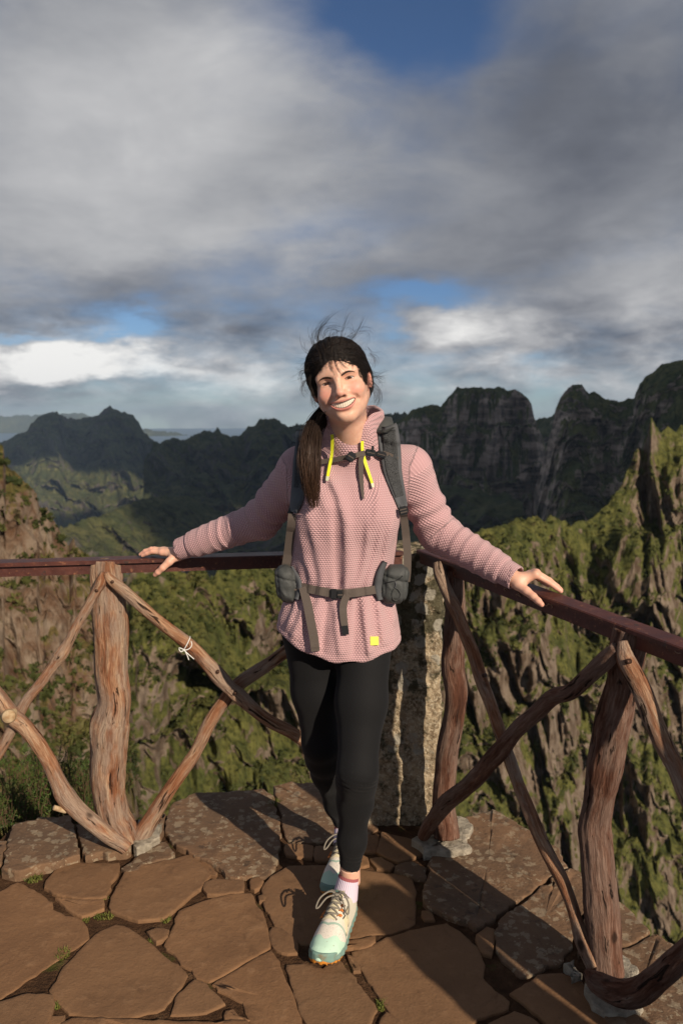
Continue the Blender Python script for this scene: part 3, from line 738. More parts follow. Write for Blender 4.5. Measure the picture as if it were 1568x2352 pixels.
def log(name, pts, mat, parent, nseg=28, step=0.007, rough=0.11, fibre=26.0):
    """pts: rows (x,y,z,r); a crooked fibrous pole"""
    P = np.asarray(pts, float)
    L = np.sum(np.linalg.norm(np.diff(P[:, :3], axis=0), axis=1))
    S = spline(P, max(12, int(L / step)))
    C = S[:, :3].copy(); sd = float(abs(P[0, 0]) * 13 + abs(P[-1, 2]) * 7)
    t = np.linspace(0, 1, len(C))
    lam = np.column_stack([t * L * 7, np.full(len(t), sd), np.zeros(len(t))])
    C += np.stack([perlin(lam), perlin(lam + 31), perlin(lam + 67)], 1) * 0.006
    rad = S[:, 3] * (1 + 0.10 * perlin(lam * 1.7 + 11))
    def disp(A):
        q = A * np.array([fibre, fibre, fibre * 0.14]) + sd
        g = ridged(q * np.array([2.2, 2.2, 1.4]), 4, 0.55) - 0.9
        return rough * (0.9 * fbm(q, 4) + 0.5 * g)
    V, F, A = tube_arrays(C, rad, nseg, True, disp)
    me = fast_mesh(name, V, [F[0], np.vstack(F[1:])]); set_vec_attr(me, 'wood', A)
    return new_obj(name, me, mat, parent)
def px_path(pts, project, c=(0, 0), s=1.0):
    """pixel polyline (x, y, r) put on the fence's own plane"""
    out = []
    for x, y, r in pts:
        p = project(c[0] + x * s, c[1] + y * s)
        depth = (p - EYE).dot(FWD)
        out.append((p.x, p.y, p.z, r * s * depth / FPX))
    return out

# ---- fence along the back, left of the walker
RL0, RL1 = Vector((-1.75, 2.325, 0.967)), Vector((0.20, 2.655, 0.967))
dirL = (RL1 - RL0).normalized(); nL = Vector((-dirL.y, dirL.x, 0))
projL = lambda off: (lambda x, y: at_plane(x, y, RL0 - nL * off, nL))
fenceL = empty('rustic_fence', (-0.73, 2.5, 0.03))
tag(fenceL, 'crooked pale wood fence with crossed braces under a rusty rail, left of the woman', 'fence')
def under(o, parent):
    o.parent = parent; o.matrix_parent_inverse = Matrix.Translation(parent.location).inverted(); return o
c1 = dict(c=(0, 1223), s=0.5)
def log_under(parent, name, pts, mat, **kw):
    o = log(name, pts, mat, None, **kw); return under(o, parent)
post = px_path([(491,126,66),(494,240,70),(499,340,71),(510,500,72),(513,650,72),(525,770,70),(507,880,84),(500,960,82),(494,1080,77),(499,1200,70),(522,1300,68),(560,1370,66),(575,1420,64)], projL(0.0), **c1)
log_under(fenceL, 'post', post, m_wood, nseg=72, step=0.004, rough=0.15, fibre=18)
B = [
 ([(478,185,14),(466,225,25),(440,270,21),(395,360,20),(350,440,21),(312,510,22),(285,555,29),(250,610,22),(200,680,22),(150,740,23),(118,785,24),(60,900,24),(0,1000,24),(-70,1110,24)], 0.055),
 ([(488,185,12),(505,215,22),(560,262,24),(650,340,25),(760,430,26),(860,510,29),(950,600,31),(1005,655,35),(1060,715,30),(1100,752,33),(1160,810,28),(1250,870,28),(1330,910,28),(1420,970,28),(1500,1020,27)], 0.060),
 ([(612,1450,26),(650,1400,38),(690,1330,36),(740,1240,32),(820,1120,29),(900,1000,28),(960,880,29),(1020,790,30),(1080,715,30),(1150,660,30),(1240,600,29),(1310,550,28),(1420,470,27)], 0.005),
 ([(-120,600,30),(-60,680,30),(0,765,32),(55,845,38),(105,890,35),(160,950,34),(220,1045,33),(270,1150,35),(300,1210,42),(350,1265,38),(430,1330,38),(500,1390,37),(585,1450,30)], 0.075)]
for pts, off in B:
    log_under(fenceL, 'brace', px_path(pts, projL(off), **c1), m_wood, nseg=44, step=0.004, rough=0.14)
# the sawn stub and the broken twig on the lower left brace
p = projL(0.085)(22, 1643); q = p + Vector((0.010, -0.030, 0.006))
log_under(fenceL, 'branch_stub', [(*p, 0.026), (*((p + q) / 2), 0.022), (*q, 0.019)], m_cut, rough=0.05)
p, q = projL(0.08)(152, 1862), projL(0.10)(124, 1855)
log_under(fenceL, 'branch_stub', [(*p, 0.009), (*q, 0.0075)], m_cut, rough=0.05)

# painted steel rail
m_steel, T, b = material('rusty_maroon_steel', rough=0.5, spec=0.45)
P = T.obj(); n1 = T.noise(P, 14, 6, 0.65); n2 = T.noise(P, 75, 5, 0.7)
c = T.mix(T.smooth(n1, 0.35, 0.65), (0.050, 0.013, 0.009), (0.085, 0.024, 0.015))
c = T.mix(T.math('MULTIPLY', T.smooth(n2, 0.58, 0.66), 0.8), c, (0.23, 0.095, 0.045))
c = T.mix(T.math('MULTIPLY', T.smooth(T.noise(P, 40, 3), 0.64, 0.68), 0.8), c, (0.03, 0.018, 0.014))
T.put(b.inputs['Base Color'], c); T.put(b.inputs['Normal'], T.bump(n2, 0.5, 0.003))
T.put(b.inputs['Roughness'], T.math('ADD', 0.36, T.math('MULTIPLY', n1, 0.3)))
def rail(parent, pts, w=0.075, drop=0.042, web_in=0.014, th=0.009):
    """T-section rail along pts: a flat cap with a set-back web below"""
    C = np.array([tuple(p) for p in pts]); n = len(C)
    T_ = np.gradient(C, axis=0); T_[:, 2] = 0; T_ /= np.linalg.norm(T_, axis=1)[:, None]
    S = np.stack([T_[:, 1], -T_[:, 0], 0 * T_[:, 0]], 1)   # towards the terrace side (right of travel)
    prof = [(w/2, 0.0), (w/2 - .003, .003), (-w/2 + .003, .003), (-w/2, 0), (-w/2, -th), (web_in - .03 , -th - .0005), (web_in - .03, -drop), (w/2 - web_in, -drop), (w/2 - web_in, -th - .0005), (w/2, -th)]
    k = len(prof)
    V = np.stack([C + S * a + np.array([0, 0, z]) for a, z in prof], 0)
    F = grid_faces(k, n, True)[:, ::-1]
    V = V.reshape(-1, 3)
    caps = [np.array([[i * n for i in range(k)]]), np.array([[i * n + n - 1 for i in range(k)][::-1]])]
    o = new_obj('rail', fast_mesh('rail', V, [F] + caps, False), m_steel)
    return under(o, parent)
rail(fenceL, [RL0.lerp(RL1, t) for t in np.linspace(0, 1, 24)])

# ---- fence on the right, running towards the viewer
RA, RB = Vector((0.300, 2.585, 0.972)), Vector((0.680, 1.835, 0.930))
dirR = (RB - RA).normalized(); nR = Vector((dirR.y, -dirR.x, 0)).normalized()   # points away from the terrace
if nR.x < 0: nR = -nR
projR = lambda off: (lambda x, y: at_plane(x, y, Vector((0.372, 2.45, 0)) - nR * off, nR))
fenceR = empty('rustic_fence', (0.67, 1.88, 0.02))
tag(fenceR, 'dark reddish heath wood fence under the sloping rail at the right edge', 'fence')
c2 = dict(c=(784, 1223), s=0.5)
post1 = px_path([(512,176,45),(520,330,46),(515,480,48),(510,620,50),(525,740,48),(510,860,46),(490,1000,48),(475,1150,48),(472,1280,52),(480,1400,58)], projR(0.0), **c2)
log_under(fenceR, 'post', post1, m_bark, nseg=64, step=0.004, rough=0.16, fibre=18)
post2 = px_path([(1449,1443,40),(1439,1503,38),(1429,1563,34),(1414,1623,37),(1401,1688,40),(1389,1763,38),(1374,1830,34),(1364,1894,36),(1369,1959,36),(1374,2029,36),(1379,2099,37),(1386,2169,36),(1394,2235,38)], projR(0.0))
log_under(fenceR, 'post', post2, m_bark, nseg=80, step=0.0035, rough=0.16, fibre=18)
for pts, off, m_ in (
  ([(1003,1292,9),(1008,1312,13),(1019,1340,13),(1044,1398,14),(1064,1448,14),(1084,1498,14),(1104,1558,15),(1124,1613,14),(1144,1668,14),(1169,1738,14),(1189,1798,14),(1209,1848,15),(1239,1924,15),(1264,1974,15),(1289,2019,15),(1309,2069,14),(1324,2119,14),(1336,2164,17),(1358,2222,13)], 0.045, m_wood),
  ([(972,1920,13),(994,1883,17),(1024,1843,19),(1064,1813,19),(1104,1773,19),(1144,1728,20),(1184,1678,18),(1234,1633,18),(1269,1603,18),(1309,1590,18),(1349,1553,18),(1389,1518,20),(1414,1486,13)], 0.075, m_bark),
  ([(1430,1472,11),(1437,1515,20),(1469,1583,22),(1494,1648,21),(1519,1703,20),(1549,1758,20),(1574,1818,20),(1610,1890,20)], 0.065, m_wood),
  ([(1345,2232,10),(1374,2259,26),(1424,2279,29),(1469,2274,29),(1509,2244,26),(1549,2209,25),(1590,2172,24),(1650,2110,24)], 0.085, m_bark)):
    log_under(fenceR, 'brace', px_path(pts, projR(off)), m_, nseg=48, step=0.004, rough=0.14)
# the same fence goes on towards the viewer beyond the frame's edge
k = dirR.copy(); k.z = 0; k.normalize()
for s in (0.82, 1.62):
    base = Vector((0.68, 1.86, 0)) + k * s
    log_under(fenceR, 'post', [(*(base + Vector((0, 0, z))), r) for z, r in ((-0.02, .05), (.3, .046), (.6, .044), (.9, .042))], m_bark, nseg=32, step=0.01)
    if s < 1: continue
    a0 = base - k * 0.8
    log_under(fenceR, 'brace', [(*(a0 + k * (0.8 * t) + Vector((0, 0, .06 + .80 * t))), .022) for t in (0, .35, .7, 1)], m_bark)
    log_under(fenceR, 'brace', [(*(a0 + k * (0.8 * t) + Vector((0, 0, .86 - .80 * t)) + nR * -.05), .021) for t in (0, .35, .7, 1)], m_bark)
rail(fenceR, [RA + (RB - RA) * t for t in np.linspace(-0.06, 3.1, 40)], w=0.064, drop=0.044)
# scratched letters on the inner face of the right rail
m_scr, T, b = material('scratched_paint', (0.36, 0.25, 0.18), 0.7, 0.2)
def scratch(strokes, off=0.0):
    J = Join()
    for s in strokes:
        P = [at_plane(x, y, RA - nR * 0.0192, nR) - nR * 0.0008 for x, y in s]
        P = np.array([tuple(p) for p in P]); Vt, Ft, _ = tube_arrays(spline(P, max(3, 6 * len(s))), 0.0012, 5)
        J.add(Vt, Ft)
    o = J.build('scratched_letters', m_scr); return under(o, fenceR)
L7 = lambda pts: [(1003.5 + x * .24, 1191.7 + y * .24) for x, y in pts]
scratch([L7([(1025,770),(1018,815),(1050,835)]), L7([(1050,835),(1085,785)]), L7([(1085,785),(1105,850)]), L7([(1066,815),(1098,826)])])
scratch([L7([(655,690),(640,672),(655,662),(672,682)])]); scratch([L7([(755,720),(800,745),(770,708)])])
scratch([[(1556,1490),(1551,1484),(1547,1488),(1553,1499),(1566,1499),(1570,1490),(1563,1486),(1556,1492)]])

# white string knotted round a brace
m_str, T, b = material('white_string', (0.75, 0.74, 0.70), 0.8, 0.2)
J = Join(); pj = projL(0.10)
loop = [(436,1472),(440,1482),(434,1488),(425,1492),(415,1488),(410,1489)]
for s in ([(439,1473),(441,1481),(436,1489),(426,1493),(416,1489),(411,1488)], [(424,1493),(420,1490),(430,1500),(446,1514)], [(424,1493),(430,1505),(434,1516)], [(411,1490),(416,1497),(424,1493)]):
    P = np.array([tuple(pj(x, y)) for x, y in s]); Vt, Ft, _ = tube_arrays(spline(P, 14), 0.0015, 6); J.add(Vt, Ft)
ctr = projL(0.06)(428, 1479)
ring = np.array([tuple(ctr + dirL * (0.026 * math.cos(a) * 0.5) + Vector((0, 0, 1)) * 0.023 * math.cos(a) - nL * 0.024 * math.sin(a)) for a in np.linspace(0, 2 * np.pi, 20)])
Vt, Ft, _ = tube_arrays(ring, 0.0015, 6); J.add(Vt, Ft)
st = J.build('string', m_str); tag(st, 'short white string knotted round the sunlit fence brace', 'string')

# bolt heads that hold the braces
m_bolt, _, _ = material('rusty_bolt', (0.07, 0.035, 0.022), 0.55, 0.4, 0.6)
for par, pj_, px_, py_, off in ((fenceL, projL, 258, 1337, 0.078), (fenceL, projL, 222, 1357, 0.072), (fenceL, projL, 541, 1593, 0.092), (fenceR, projR, 1437, 1520, 0.088), (fenceR, projR, 1108, 1552, 0.062), (fenceL, projL, 500, 1544, 0.090)):
    p = pj_(off)(px_, py_); nv = nL if par is fenceL else nR
    C = np.array([tuple(p + nv * 0.012), tuple(p + nv * 0.002), tuple(p), tuple(p - nv * 0.001)])
    Vt, Ft, _ = tube_arrays(C, [0.006, 0.006, 0.0055, 0.004], 12); under(Join().add(Vt, Ft).build('bolt', m_bolt), par)

# ================================================================== THE WALKER
def smin(a, b, k):
    h = np.clip(0.5 + 0.5 * (b - a) / k, 0, 1); return b + (a - b) * h - k * h * (1 - h)
def smax(a, b, k): return -smin(-a, -b, k)
def ell(x, y, z, r):
    k = np.sqrt((x / r[0]) ** 2 + (y / r[1]) ** 2 + (z / r[2]) ** 2); return (k - 1) * min(r)
def caps(p, a, b, ra, rb=None):
    """tapered capsule; also returns the parameter along it"""
    a, b = np.asarray(a, float), np.asarray(b, float); ba = b - a
    t = np.clip(((p - a) @ ba) / (ba @ ba), 0, 1)
    r = ra if rb is None else ra + (rb - ra) * t
    return np.linalg.norm(p - a - t[:, None] * ba, axis=1) - r
def chain(p, pts, k=0.012):
    d = None
    for q, r in zip(pts[:-1], pts[1:]):
        c = caps(p, q[:3], r[:3], q[3], r[3]); d = c if d is None else smin(d, c, k)
    return d
def nparr(v): return np.array(tuple(v))

# ---- head frame
TILT, TURN, NOD = R(-15.0), R(-5.0), R(2.0)
HR = np.array(Matrix.Rotation(TILT, 3, 'Y') @ Matrix.Rotation(TURN, 3, 'Z') @ Matrix.Rotation(NOD, 3, 'X'))
HEAD0 = nparr(at_y(775.5, 875.4, 2.03)) - HR @ np.array([0, -0.063, 0])
to_head = lambda p: (p - HEAD0) @ HR
from_head = lambda q: np.asarray(q) @ HR.T + HEAD0

def mouth_curves(x):
    zc = -0.0605 + 8.0 * x * x
    ho = 0.0074 * np.sqrt(np.maximum(0, 1 - (x / 0.0315) ** 2))
    return zc, ho
def head_sdf(q):
    x, f, z = q[:, 0], -q[:, 1], q[:, 2]; ax = np.abs(x)
    A = np.stack([ax, f, z], 1)
    d = ell(x, f + 0.018, z - 0.030, (0.0705, 0.090, 0.074))
    d = smin(d, ell(x, f - 0.010, z + 0.032, (0.0605, 0.068, 0.075)), 0.028)
    d = smin(d, caps(A, (0.0465, 0.006, -0.048), (0.005, 0.054, -0.0885), 0.0170, 0.0165), 0.026)
    d = smin(d, ell(x, f - 0.063, z + 0.0905, (0.019, 0.0155, 0.0135)), 0.016)
    d = smin(d, ell(x, f - 0.050, z + 0.056, (0.036, 0.033, 0.028)), 0.018)
    d = smin(d, ell(ax - 0.039, f - 0.050, z + 0.030, (0.0215, 0.022, 0.0200)), 0.016)
    d = smin(d, caps(A, (0.006, 0.0705, 0.0165), (0.045, 0.053, 0.0155), 0.0085, 0.008), 0.014)
    # eye sockets
    d = smax(d, -ell(ax - 0.0300, f - 0.0745, z - 0.001, (0.0185, 0.0125, 0.0105)), 0.011)
    # nose
    n = caps(A, (0, 0.0725, 0.010), (0, 0.0935, -0.0270), 0.0062, 0.0088)
    n = smin(n, ell(x, f - 0.0955, z + 0.0300, (0.0095, 0.0085, 0.0080)), 0.008)
    n = smin(n, ell(ax - 0.0128, f - 0.0855, z + 0.0335, (0.0068, 0.0085, 0.0066)), 0.006)
    d = smin(d, n, 0.010)
    d = smax(d, -ell(ax - 0.0066, f - 0.0905, z + 0.0400, (0.0034, 0.0050, 0.0030)), 0.003)
    # laugh folds
    d = smax(d, -caps(A, (0.0190, 0.0860, -0.034), (0.0400, 0.0650, -0.056), 0.0036), 0.007)
    # lids over the eyeballs, narrowed by the smile
    d = smin(d, np.sqrt((ax - 0.0300) ** 2 + (f - 0.0505) ** 2 + (z - 0.0005) ** 2) - 0.0136, 0.0045)
    zs = 0.0008 - 14.0 * (ax - 0.030) ** 2
    d = smax(d, -np.maximum(ell(ax - 0.0300, f - 0.064, z - zs, (0.0132, 0.012, 0.0033)), 0.0535 - f), 0.0012)
    # lips round the open smile
    zc, ho = mouth_curves(x); w = np.clip(1 - (ax / 0.0365) ** 2, 0, 1) ** 0.5
    fl = 0.0806 - 10.0 * x * x
    cut = np.maximum(np.maximum(np.abs(z - zc) - ho, 0.060 - f), ax - 0.0325)
    up = np.sqrt((f - fl - 0.0005) ** 2 + (z - (zc + ho + 0.0030 * w)) ** 2) - (0.0008 + 0.0016 * w)
    lo = np.sqrt((f - fl + 0.0010) ** 2 + (z - (zc - ho - 0.0036 * w)) ** 2) - (0.0008 + 0.0032 * w)
    off = np.maximum(ax - 0.0345, 0)
    d = smin(d, np.hypot(np.maximum(up, 0), off) + np.minimum(up, 0), 0.004)
    d = smin(d, np.hypot(np.maximum(lo, 0), off) + np.minimum(lo, 0), 0.004)
    d = smax(d, -cut, 0.0015)
    # corners of the mouth and hollow above the chin
    d = smax(d, -ell(ax - 0.0365, f - 0.0730, z + 0.0500, (0.0030, 0.0050, 0.0050)), 0.005)
    d = smax(d, -ell(x, f - 0.0850, z + 0.0795, (0.014, 0.006, 0.0035)), 0.008)
    # ears
    e = ell((ax - 0.0730) - 0.20 * (-f - 0.008), f + 0.010, z + 0.010 - 0.15 * (f + 0.01), (0.0070, 0.0165, 0.0285))
    e = smax(e, -ell(ax - 0.0790, f + 0.006, z + 0.010, (0.0050, 0.0085, 0.0155)), 0.004)
    return smin(d, e, 0.006)
NECK_A = from_head([0.0, 0.020, -0.060]); NECK_B = np.array([0.030, 2.215, 1.285])
def upper_body_sdf(p):
    d = head_sdf(to_head(p))
    n = caps(p, NECK_A, NECK_B, 0.050, 0.053)
    nf = caps(p, from_head([0.0, -0.012, -0.082]), NECK_B + np.array([0, -0.035, 0.02]), 0.018, 0.024)
    d = smin(d, smin(n, nf, 0.03), 0.020)
    t = ell(p[:, 0] - 0.03, p[:, 1] - 2.215, p[:, 2] - 1.20, (0.125, 0.080, 0.105))
    return smin(d, t, 0.05)
V1, F1 = surface_nets(upper_body_sdf, (-0.14, 1.90, 1.08), (0.19, 2.33, 1.66), 0.0022)

# ---- hands (wrist, knuckles and joints laid on the rails)
def hand_sdf(p, wrist, elbow, fingers, thumb):
    d = caps(p, elbow, wrist, 0.030, 0.0225)
    dirv = (np.array(wrist) - elbow); dirv = dirv / np.linalg.norm(dirv)
    for k, fg in enumerate(fingers):
        kn = np.array(fg[0][:3])
        d = smin(d, caps(p, np.array(wrist), kn, 0.0150, 0.0098), 0.011)
    fd = None
    for fg in fingers:
        c = chain(p, fg, 0.003)
        fd = c if fd is None else np.minimum(fd, c)
        kn = np.array(fg[0][:3]); fd = smin(fd, np.linalg.norm(p - kn - np.array([0, 0, 0.0012]), axis=1) - fg[0][3] * 1.10, 0.004)
    d = smin(d, fd, 0.006)
    t = chain(p, thumb, 0.004)
    d = smin(d, t, 0.009)
    return d
RAILY = lambda x: RL0.y + (x - RL0.x) * (RL1.y - RL0.y) / (RL1.x - RL0.x)
def F4(*pts): return [tuple(p) for p in pts]
hl_w, hl_e = np.array([-0.512, 2.466, 0.990]), np.array([-0.38, 2.425, 1.050])
zt = 0.9705
hl_f = [F4((-0.578,2.474,0.992,.0100),(-0.618,2.482,0.9935,.0090),(-0.641,2.487,0.9870,.0082),(-0.660,2.492,zt+.0095,.0072)),
        F4((-0.583,2.494,0.996,.0102),(-0.628,2.507,0.9990,.0092),(-0.655,2.514,0.9915,.0083),(-0.676,2.519,zt+.0090,.0072)),
        F4((-0.578,2.513,0.995,.0098),(-0.619,2.529,0.9970,.0088),(-0.644,2.537,0.9895,.0079),(-0.662,2.543,zt+.0085,.0069)),
        F4((-0.566,2.529,0.990,.0090),(-0.598,2.547,0.9910,.0078),(-0.616,2.555,0.9855,.0071),(-0.630,2.560,zt+.0080,.0062))]
hl_t = F4((-0.520,2.462,0.984,.0160),(-0.540,2.443,0.968,.0135),(-0.562,2.437,0.950,.0112),(-0.580,2.441,0.936,.0098),(-0.592,2.446,0.927,.0080))
hr_w, hr_e = np.array([0.474, 2.104, 0.978]), np.array([0.38, 2.175, 1.030])
hr_f = [F4((0.521,2.088,0.9985,.0102),(0.558,2.086,0.9790,.0090),(0.580,2.084,0.9640,.0080),(0.594,2.082,0.9545,.0070)),
        F4((0.528,2.107,1.0000,.0102),(0.567,2.110,0.9790,.0090),(0.590,2.111,0.9620,.0080),(0.602,2.111,0.9525,.0070)),
        F4((0.525,2.127,0.9965,.0098),(0.561,2.135,0.9770,.0087),(0.582,2.139,0.9620,.0078),(0.594,2.141,0.9535,.0068)),
        F4((0.515,2.146,0.9900,.0090),(0.546,2.158,0.9740,.0077),(0.563,2.163,0.9620,.0070),(0.574,2.166,0.9545,.0061))]
hr_t = F4((0.474,2.092,0.969,.0160),(0.490,2.072,0.9575,.0130),(0.504,2.056,0.9470,.0112),(0.514,2.043,0.9380,.0098),(0.521,2.034,0.9310,.0080))
def slim(fingers, wr, k=0.93, kr=0.88, pull=0.12):
    fs = [[np.array(p) for p in f_] for f_ in fingers]
    mid = [np.mean([f_[j_][:3] for f_ in fs], 0) for j_ in range(len(fs[0]))]
    out = []
    for f_ in fs:
        row = []
        for j_, p in enumerate(f_):
            q_ = p[:3] + (mid[j_] - p[:3]) * pull; q_[:2] = wr[:2] + (q_[:2] - wr[:2]) * k
            row.append((*q_, p[3] * kr))
        out.append(row)
    return out
hl_f = slim(hl_f, hl_w, 0.80, 0.86, 0.16); hr_f = slim(hr_f, hr_w)
hl_t = [(hl_w[0] + (p[0] - hl_w[0]) * 0.86, *p[1:3], p[3] * 0.9) for p in hl_t]; hr_t = [(*p[:3], p[3] * 0.9) for p in hr_t]
V2, F2 = surface_nets(lambda p: hand_sdf(p, hl_w, hl_e, hl_f, hl_t), (-0.72, 2.40, 0.90), (-0.36, 2.60, 1.09), 0.0019)
V3, F3 = surface_nets(lambda p: hand_sdf(p, hr_w, hr_e, hr_f, hr_t), (0.35, 2.00, 0.90), (0.64, 2.23, 1.08), 0.0019)

# ---- joints of arms and legs
SL, EL_, WL = np.array([-0.112, 2.235, 1.268]), np.array([-0.243, 2.375, 1.108]), np.array([-0.508, 2.462, 1.004])
SR, ER, WR = np.array([0.186, 2.225, 1.270]), np.array([0.277, 2.270, 1.085]), np.array([0.470, 2.108, 0.985])
HIPF, KNF, CAF, ANF = np.array([0.066, 2.19, 0.80]), np.array([0.043, 2.05, 0.470]), np.array([0.038, 2.105, 0.355]), np.array([0.024, 2.125, 0.150])
HIPB, KNB, CAB, ANB = np.array([-0.088, 2.21, 0.80]), np.array([-0.060, 2.25, 0.460]), np.array([-0.042, 2.34, 0.330]), np.array([0.006, 2.445, 0.105])
# limbs inside the clothes, so that the body goes on from head to ankle
J = Join(); J.add(V1, F1); J.add(V2, F2); J.add(V3, F3)
for a, b_, r0, r1 in ((SL, EL_, .042, .036), (EL_, hl_e, .036, .028), (SR, ER, .042, .036), (ER, hr_e, .036, .028),
                      (HIPF, KNF, .075, .045), (KNF, CAF, .043, .042), (CAF, ANF, .042, .0285), (ANF, ANF + np.array([0, 0.005, -0.05]), .0285, .030),
                      (HIPB, KNB, .075, .045), (KNB, CAB, .043, .042), (CAB, ANB, .042, .0285), (ANB, ANB + np.array([0, 0.01, -0.04]), .0285, .030),
                      (np.array([-0.01, 2.205, 0.78]), np.array([0.03, 2.215, 1.22]), .085, .080)):
    C = a + (b_ - a) * np.linspace(0, 1, 10)[:, None]
    Vt, Ft, _ = tube_arrays(C, np.linspace(r0, r1, 10), 24); J.add(Vt, Ft)

m_skin, T, b = material('skin', rough=0.48, spec=0.4)
tint = T.new('ShaderNodeSeparateXYZ'); T.put(tint.inputs[0], T.attr('tint'))
P = T.obj(); n1 = T.noise(P, 55, 5, 0.6); n2 = T.noise(P, 420, 3, 0.6)
c = T.mix(T.smooth(n1, 0.3, 0.7), (0.72, 0.435, 0.315), (0.66, 0.37, 0.26))
c = T.mix(T.math('MULTIPLY', tint.outputs['Y'], 0.75), c, (0.66, 0.26, 0.20))
c = T.mix(T.math('MULTIPLY', tint.outputs['X'], 0.9), c, (0.50, 0.18, 0.15))
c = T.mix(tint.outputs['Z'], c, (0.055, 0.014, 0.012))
T.put(b.inputs['Base Color'], c)
b.inputs['Subsurface Weight'].default_value = 0.18
b.inputs['Subsurface Radius'].default_value = (1.0, 0.35, 0.2)
b.inputs['Subsurface Scale'].default_value = 0.006
T.put(b.inputs['Normal'], T.bump(T.math('ADD', n2, n1), 0.12, 0.002))

person = empty('person', (-0.02, 2.2, 0.0))
tag(person, 'smiling woman in a pink fleece and black leggings leaning on the railing', 'person')
body = under(J.build('body', m_skin), person)
AV = np.vstack(J.V); q = to_head(AV); x, f, z = q[:, 0], -q[:, 1], q[:, 2]; ax = np.abs(x)
zc, ho = mouth_curves(x); w = np.clip(1 - (ax / 0.0365) ** 2, 0, 1) ** 0.5
face = (f > 0.05) & (z > -0.12) & (z < 0.1)
dl = np.minimum(np.abs(z - (zc + ho + 0.0030 * w)) - 0.0014 * w, np.abs(z - (zc - ho - 0.0036 * w)) - 0.0044 * w)
lip = np.clip(1 - np.maximum(dl, 0) / 0.0015, 0, 1) * (ax < 0.0355) * face * (f > 0.068)
blush = np.exp(-((ax - 0.041) / 0.020) ** 2 - ((z + 0.026) / 0.018) ** 2) * face + 0.75 * np.exp(-(x / 0.012) ** 2 - ((z + 0.030) / 0.011) ** 2) * (f > 0.085)
blush += 0.8 * (ax > 0.066) * (np.abs(z + 0.01) < 0.035) * (f > -0.05)
# redder knuckles and finger tips
kn = np.zeros(len(AV))
for fg in hl_f + hr_f + [hl_t, hr_t]:
    for j_, pt in enumerate(fg):
        kn = np.maximum(kn, np.exp(-(np.linalg.norm(AV - np.array(pt[:3]), axis=1) / 0.012) ** 2) * (0.6 if j_ else 0.45))
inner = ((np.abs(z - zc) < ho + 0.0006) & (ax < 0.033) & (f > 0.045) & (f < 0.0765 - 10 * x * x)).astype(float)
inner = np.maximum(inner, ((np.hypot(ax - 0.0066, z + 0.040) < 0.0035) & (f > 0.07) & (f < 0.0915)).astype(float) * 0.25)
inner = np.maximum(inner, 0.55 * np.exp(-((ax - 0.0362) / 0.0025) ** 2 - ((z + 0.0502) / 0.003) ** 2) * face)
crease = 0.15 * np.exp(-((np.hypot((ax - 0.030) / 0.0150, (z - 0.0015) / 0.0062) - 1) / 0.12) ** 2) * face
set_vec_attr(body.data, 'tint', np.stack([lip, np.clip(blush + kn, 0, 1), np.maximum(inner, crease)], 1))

def bvh_of(*objs):
    vs, fs, n = [], [], 0
    for o in objs:
        me = o.data; co = np.empty(len(me.vertices) * 3, np.float32); me.vertices.foreach_get('co', co)
        vs.append(co.reshape(-1, 3)); fs += [tuple(i + n for i in p.vertices) for p in me.polygons]; n += len(me.vertices)
    return BVHTree.FromPolygons(np.vstack(vs).tolist(), fs)
head_bvh = BVHTree.FromPolygons(V1.tolist(), F1.tolist())
def on_face(x, z, lift=0.0005):
    """point of the face in front of local (x, z)"""
    o = from_head(np.array([x, -0.2, z])); dv = HR @ np.array([0, 1.0, 0])
    h = head_bvh.ray_cast(Vector(o), Vector(dv))
    return np.array(h[0]) - dv * lift if h[0] is not None else from_head(np.array([x, -0.06, z]))

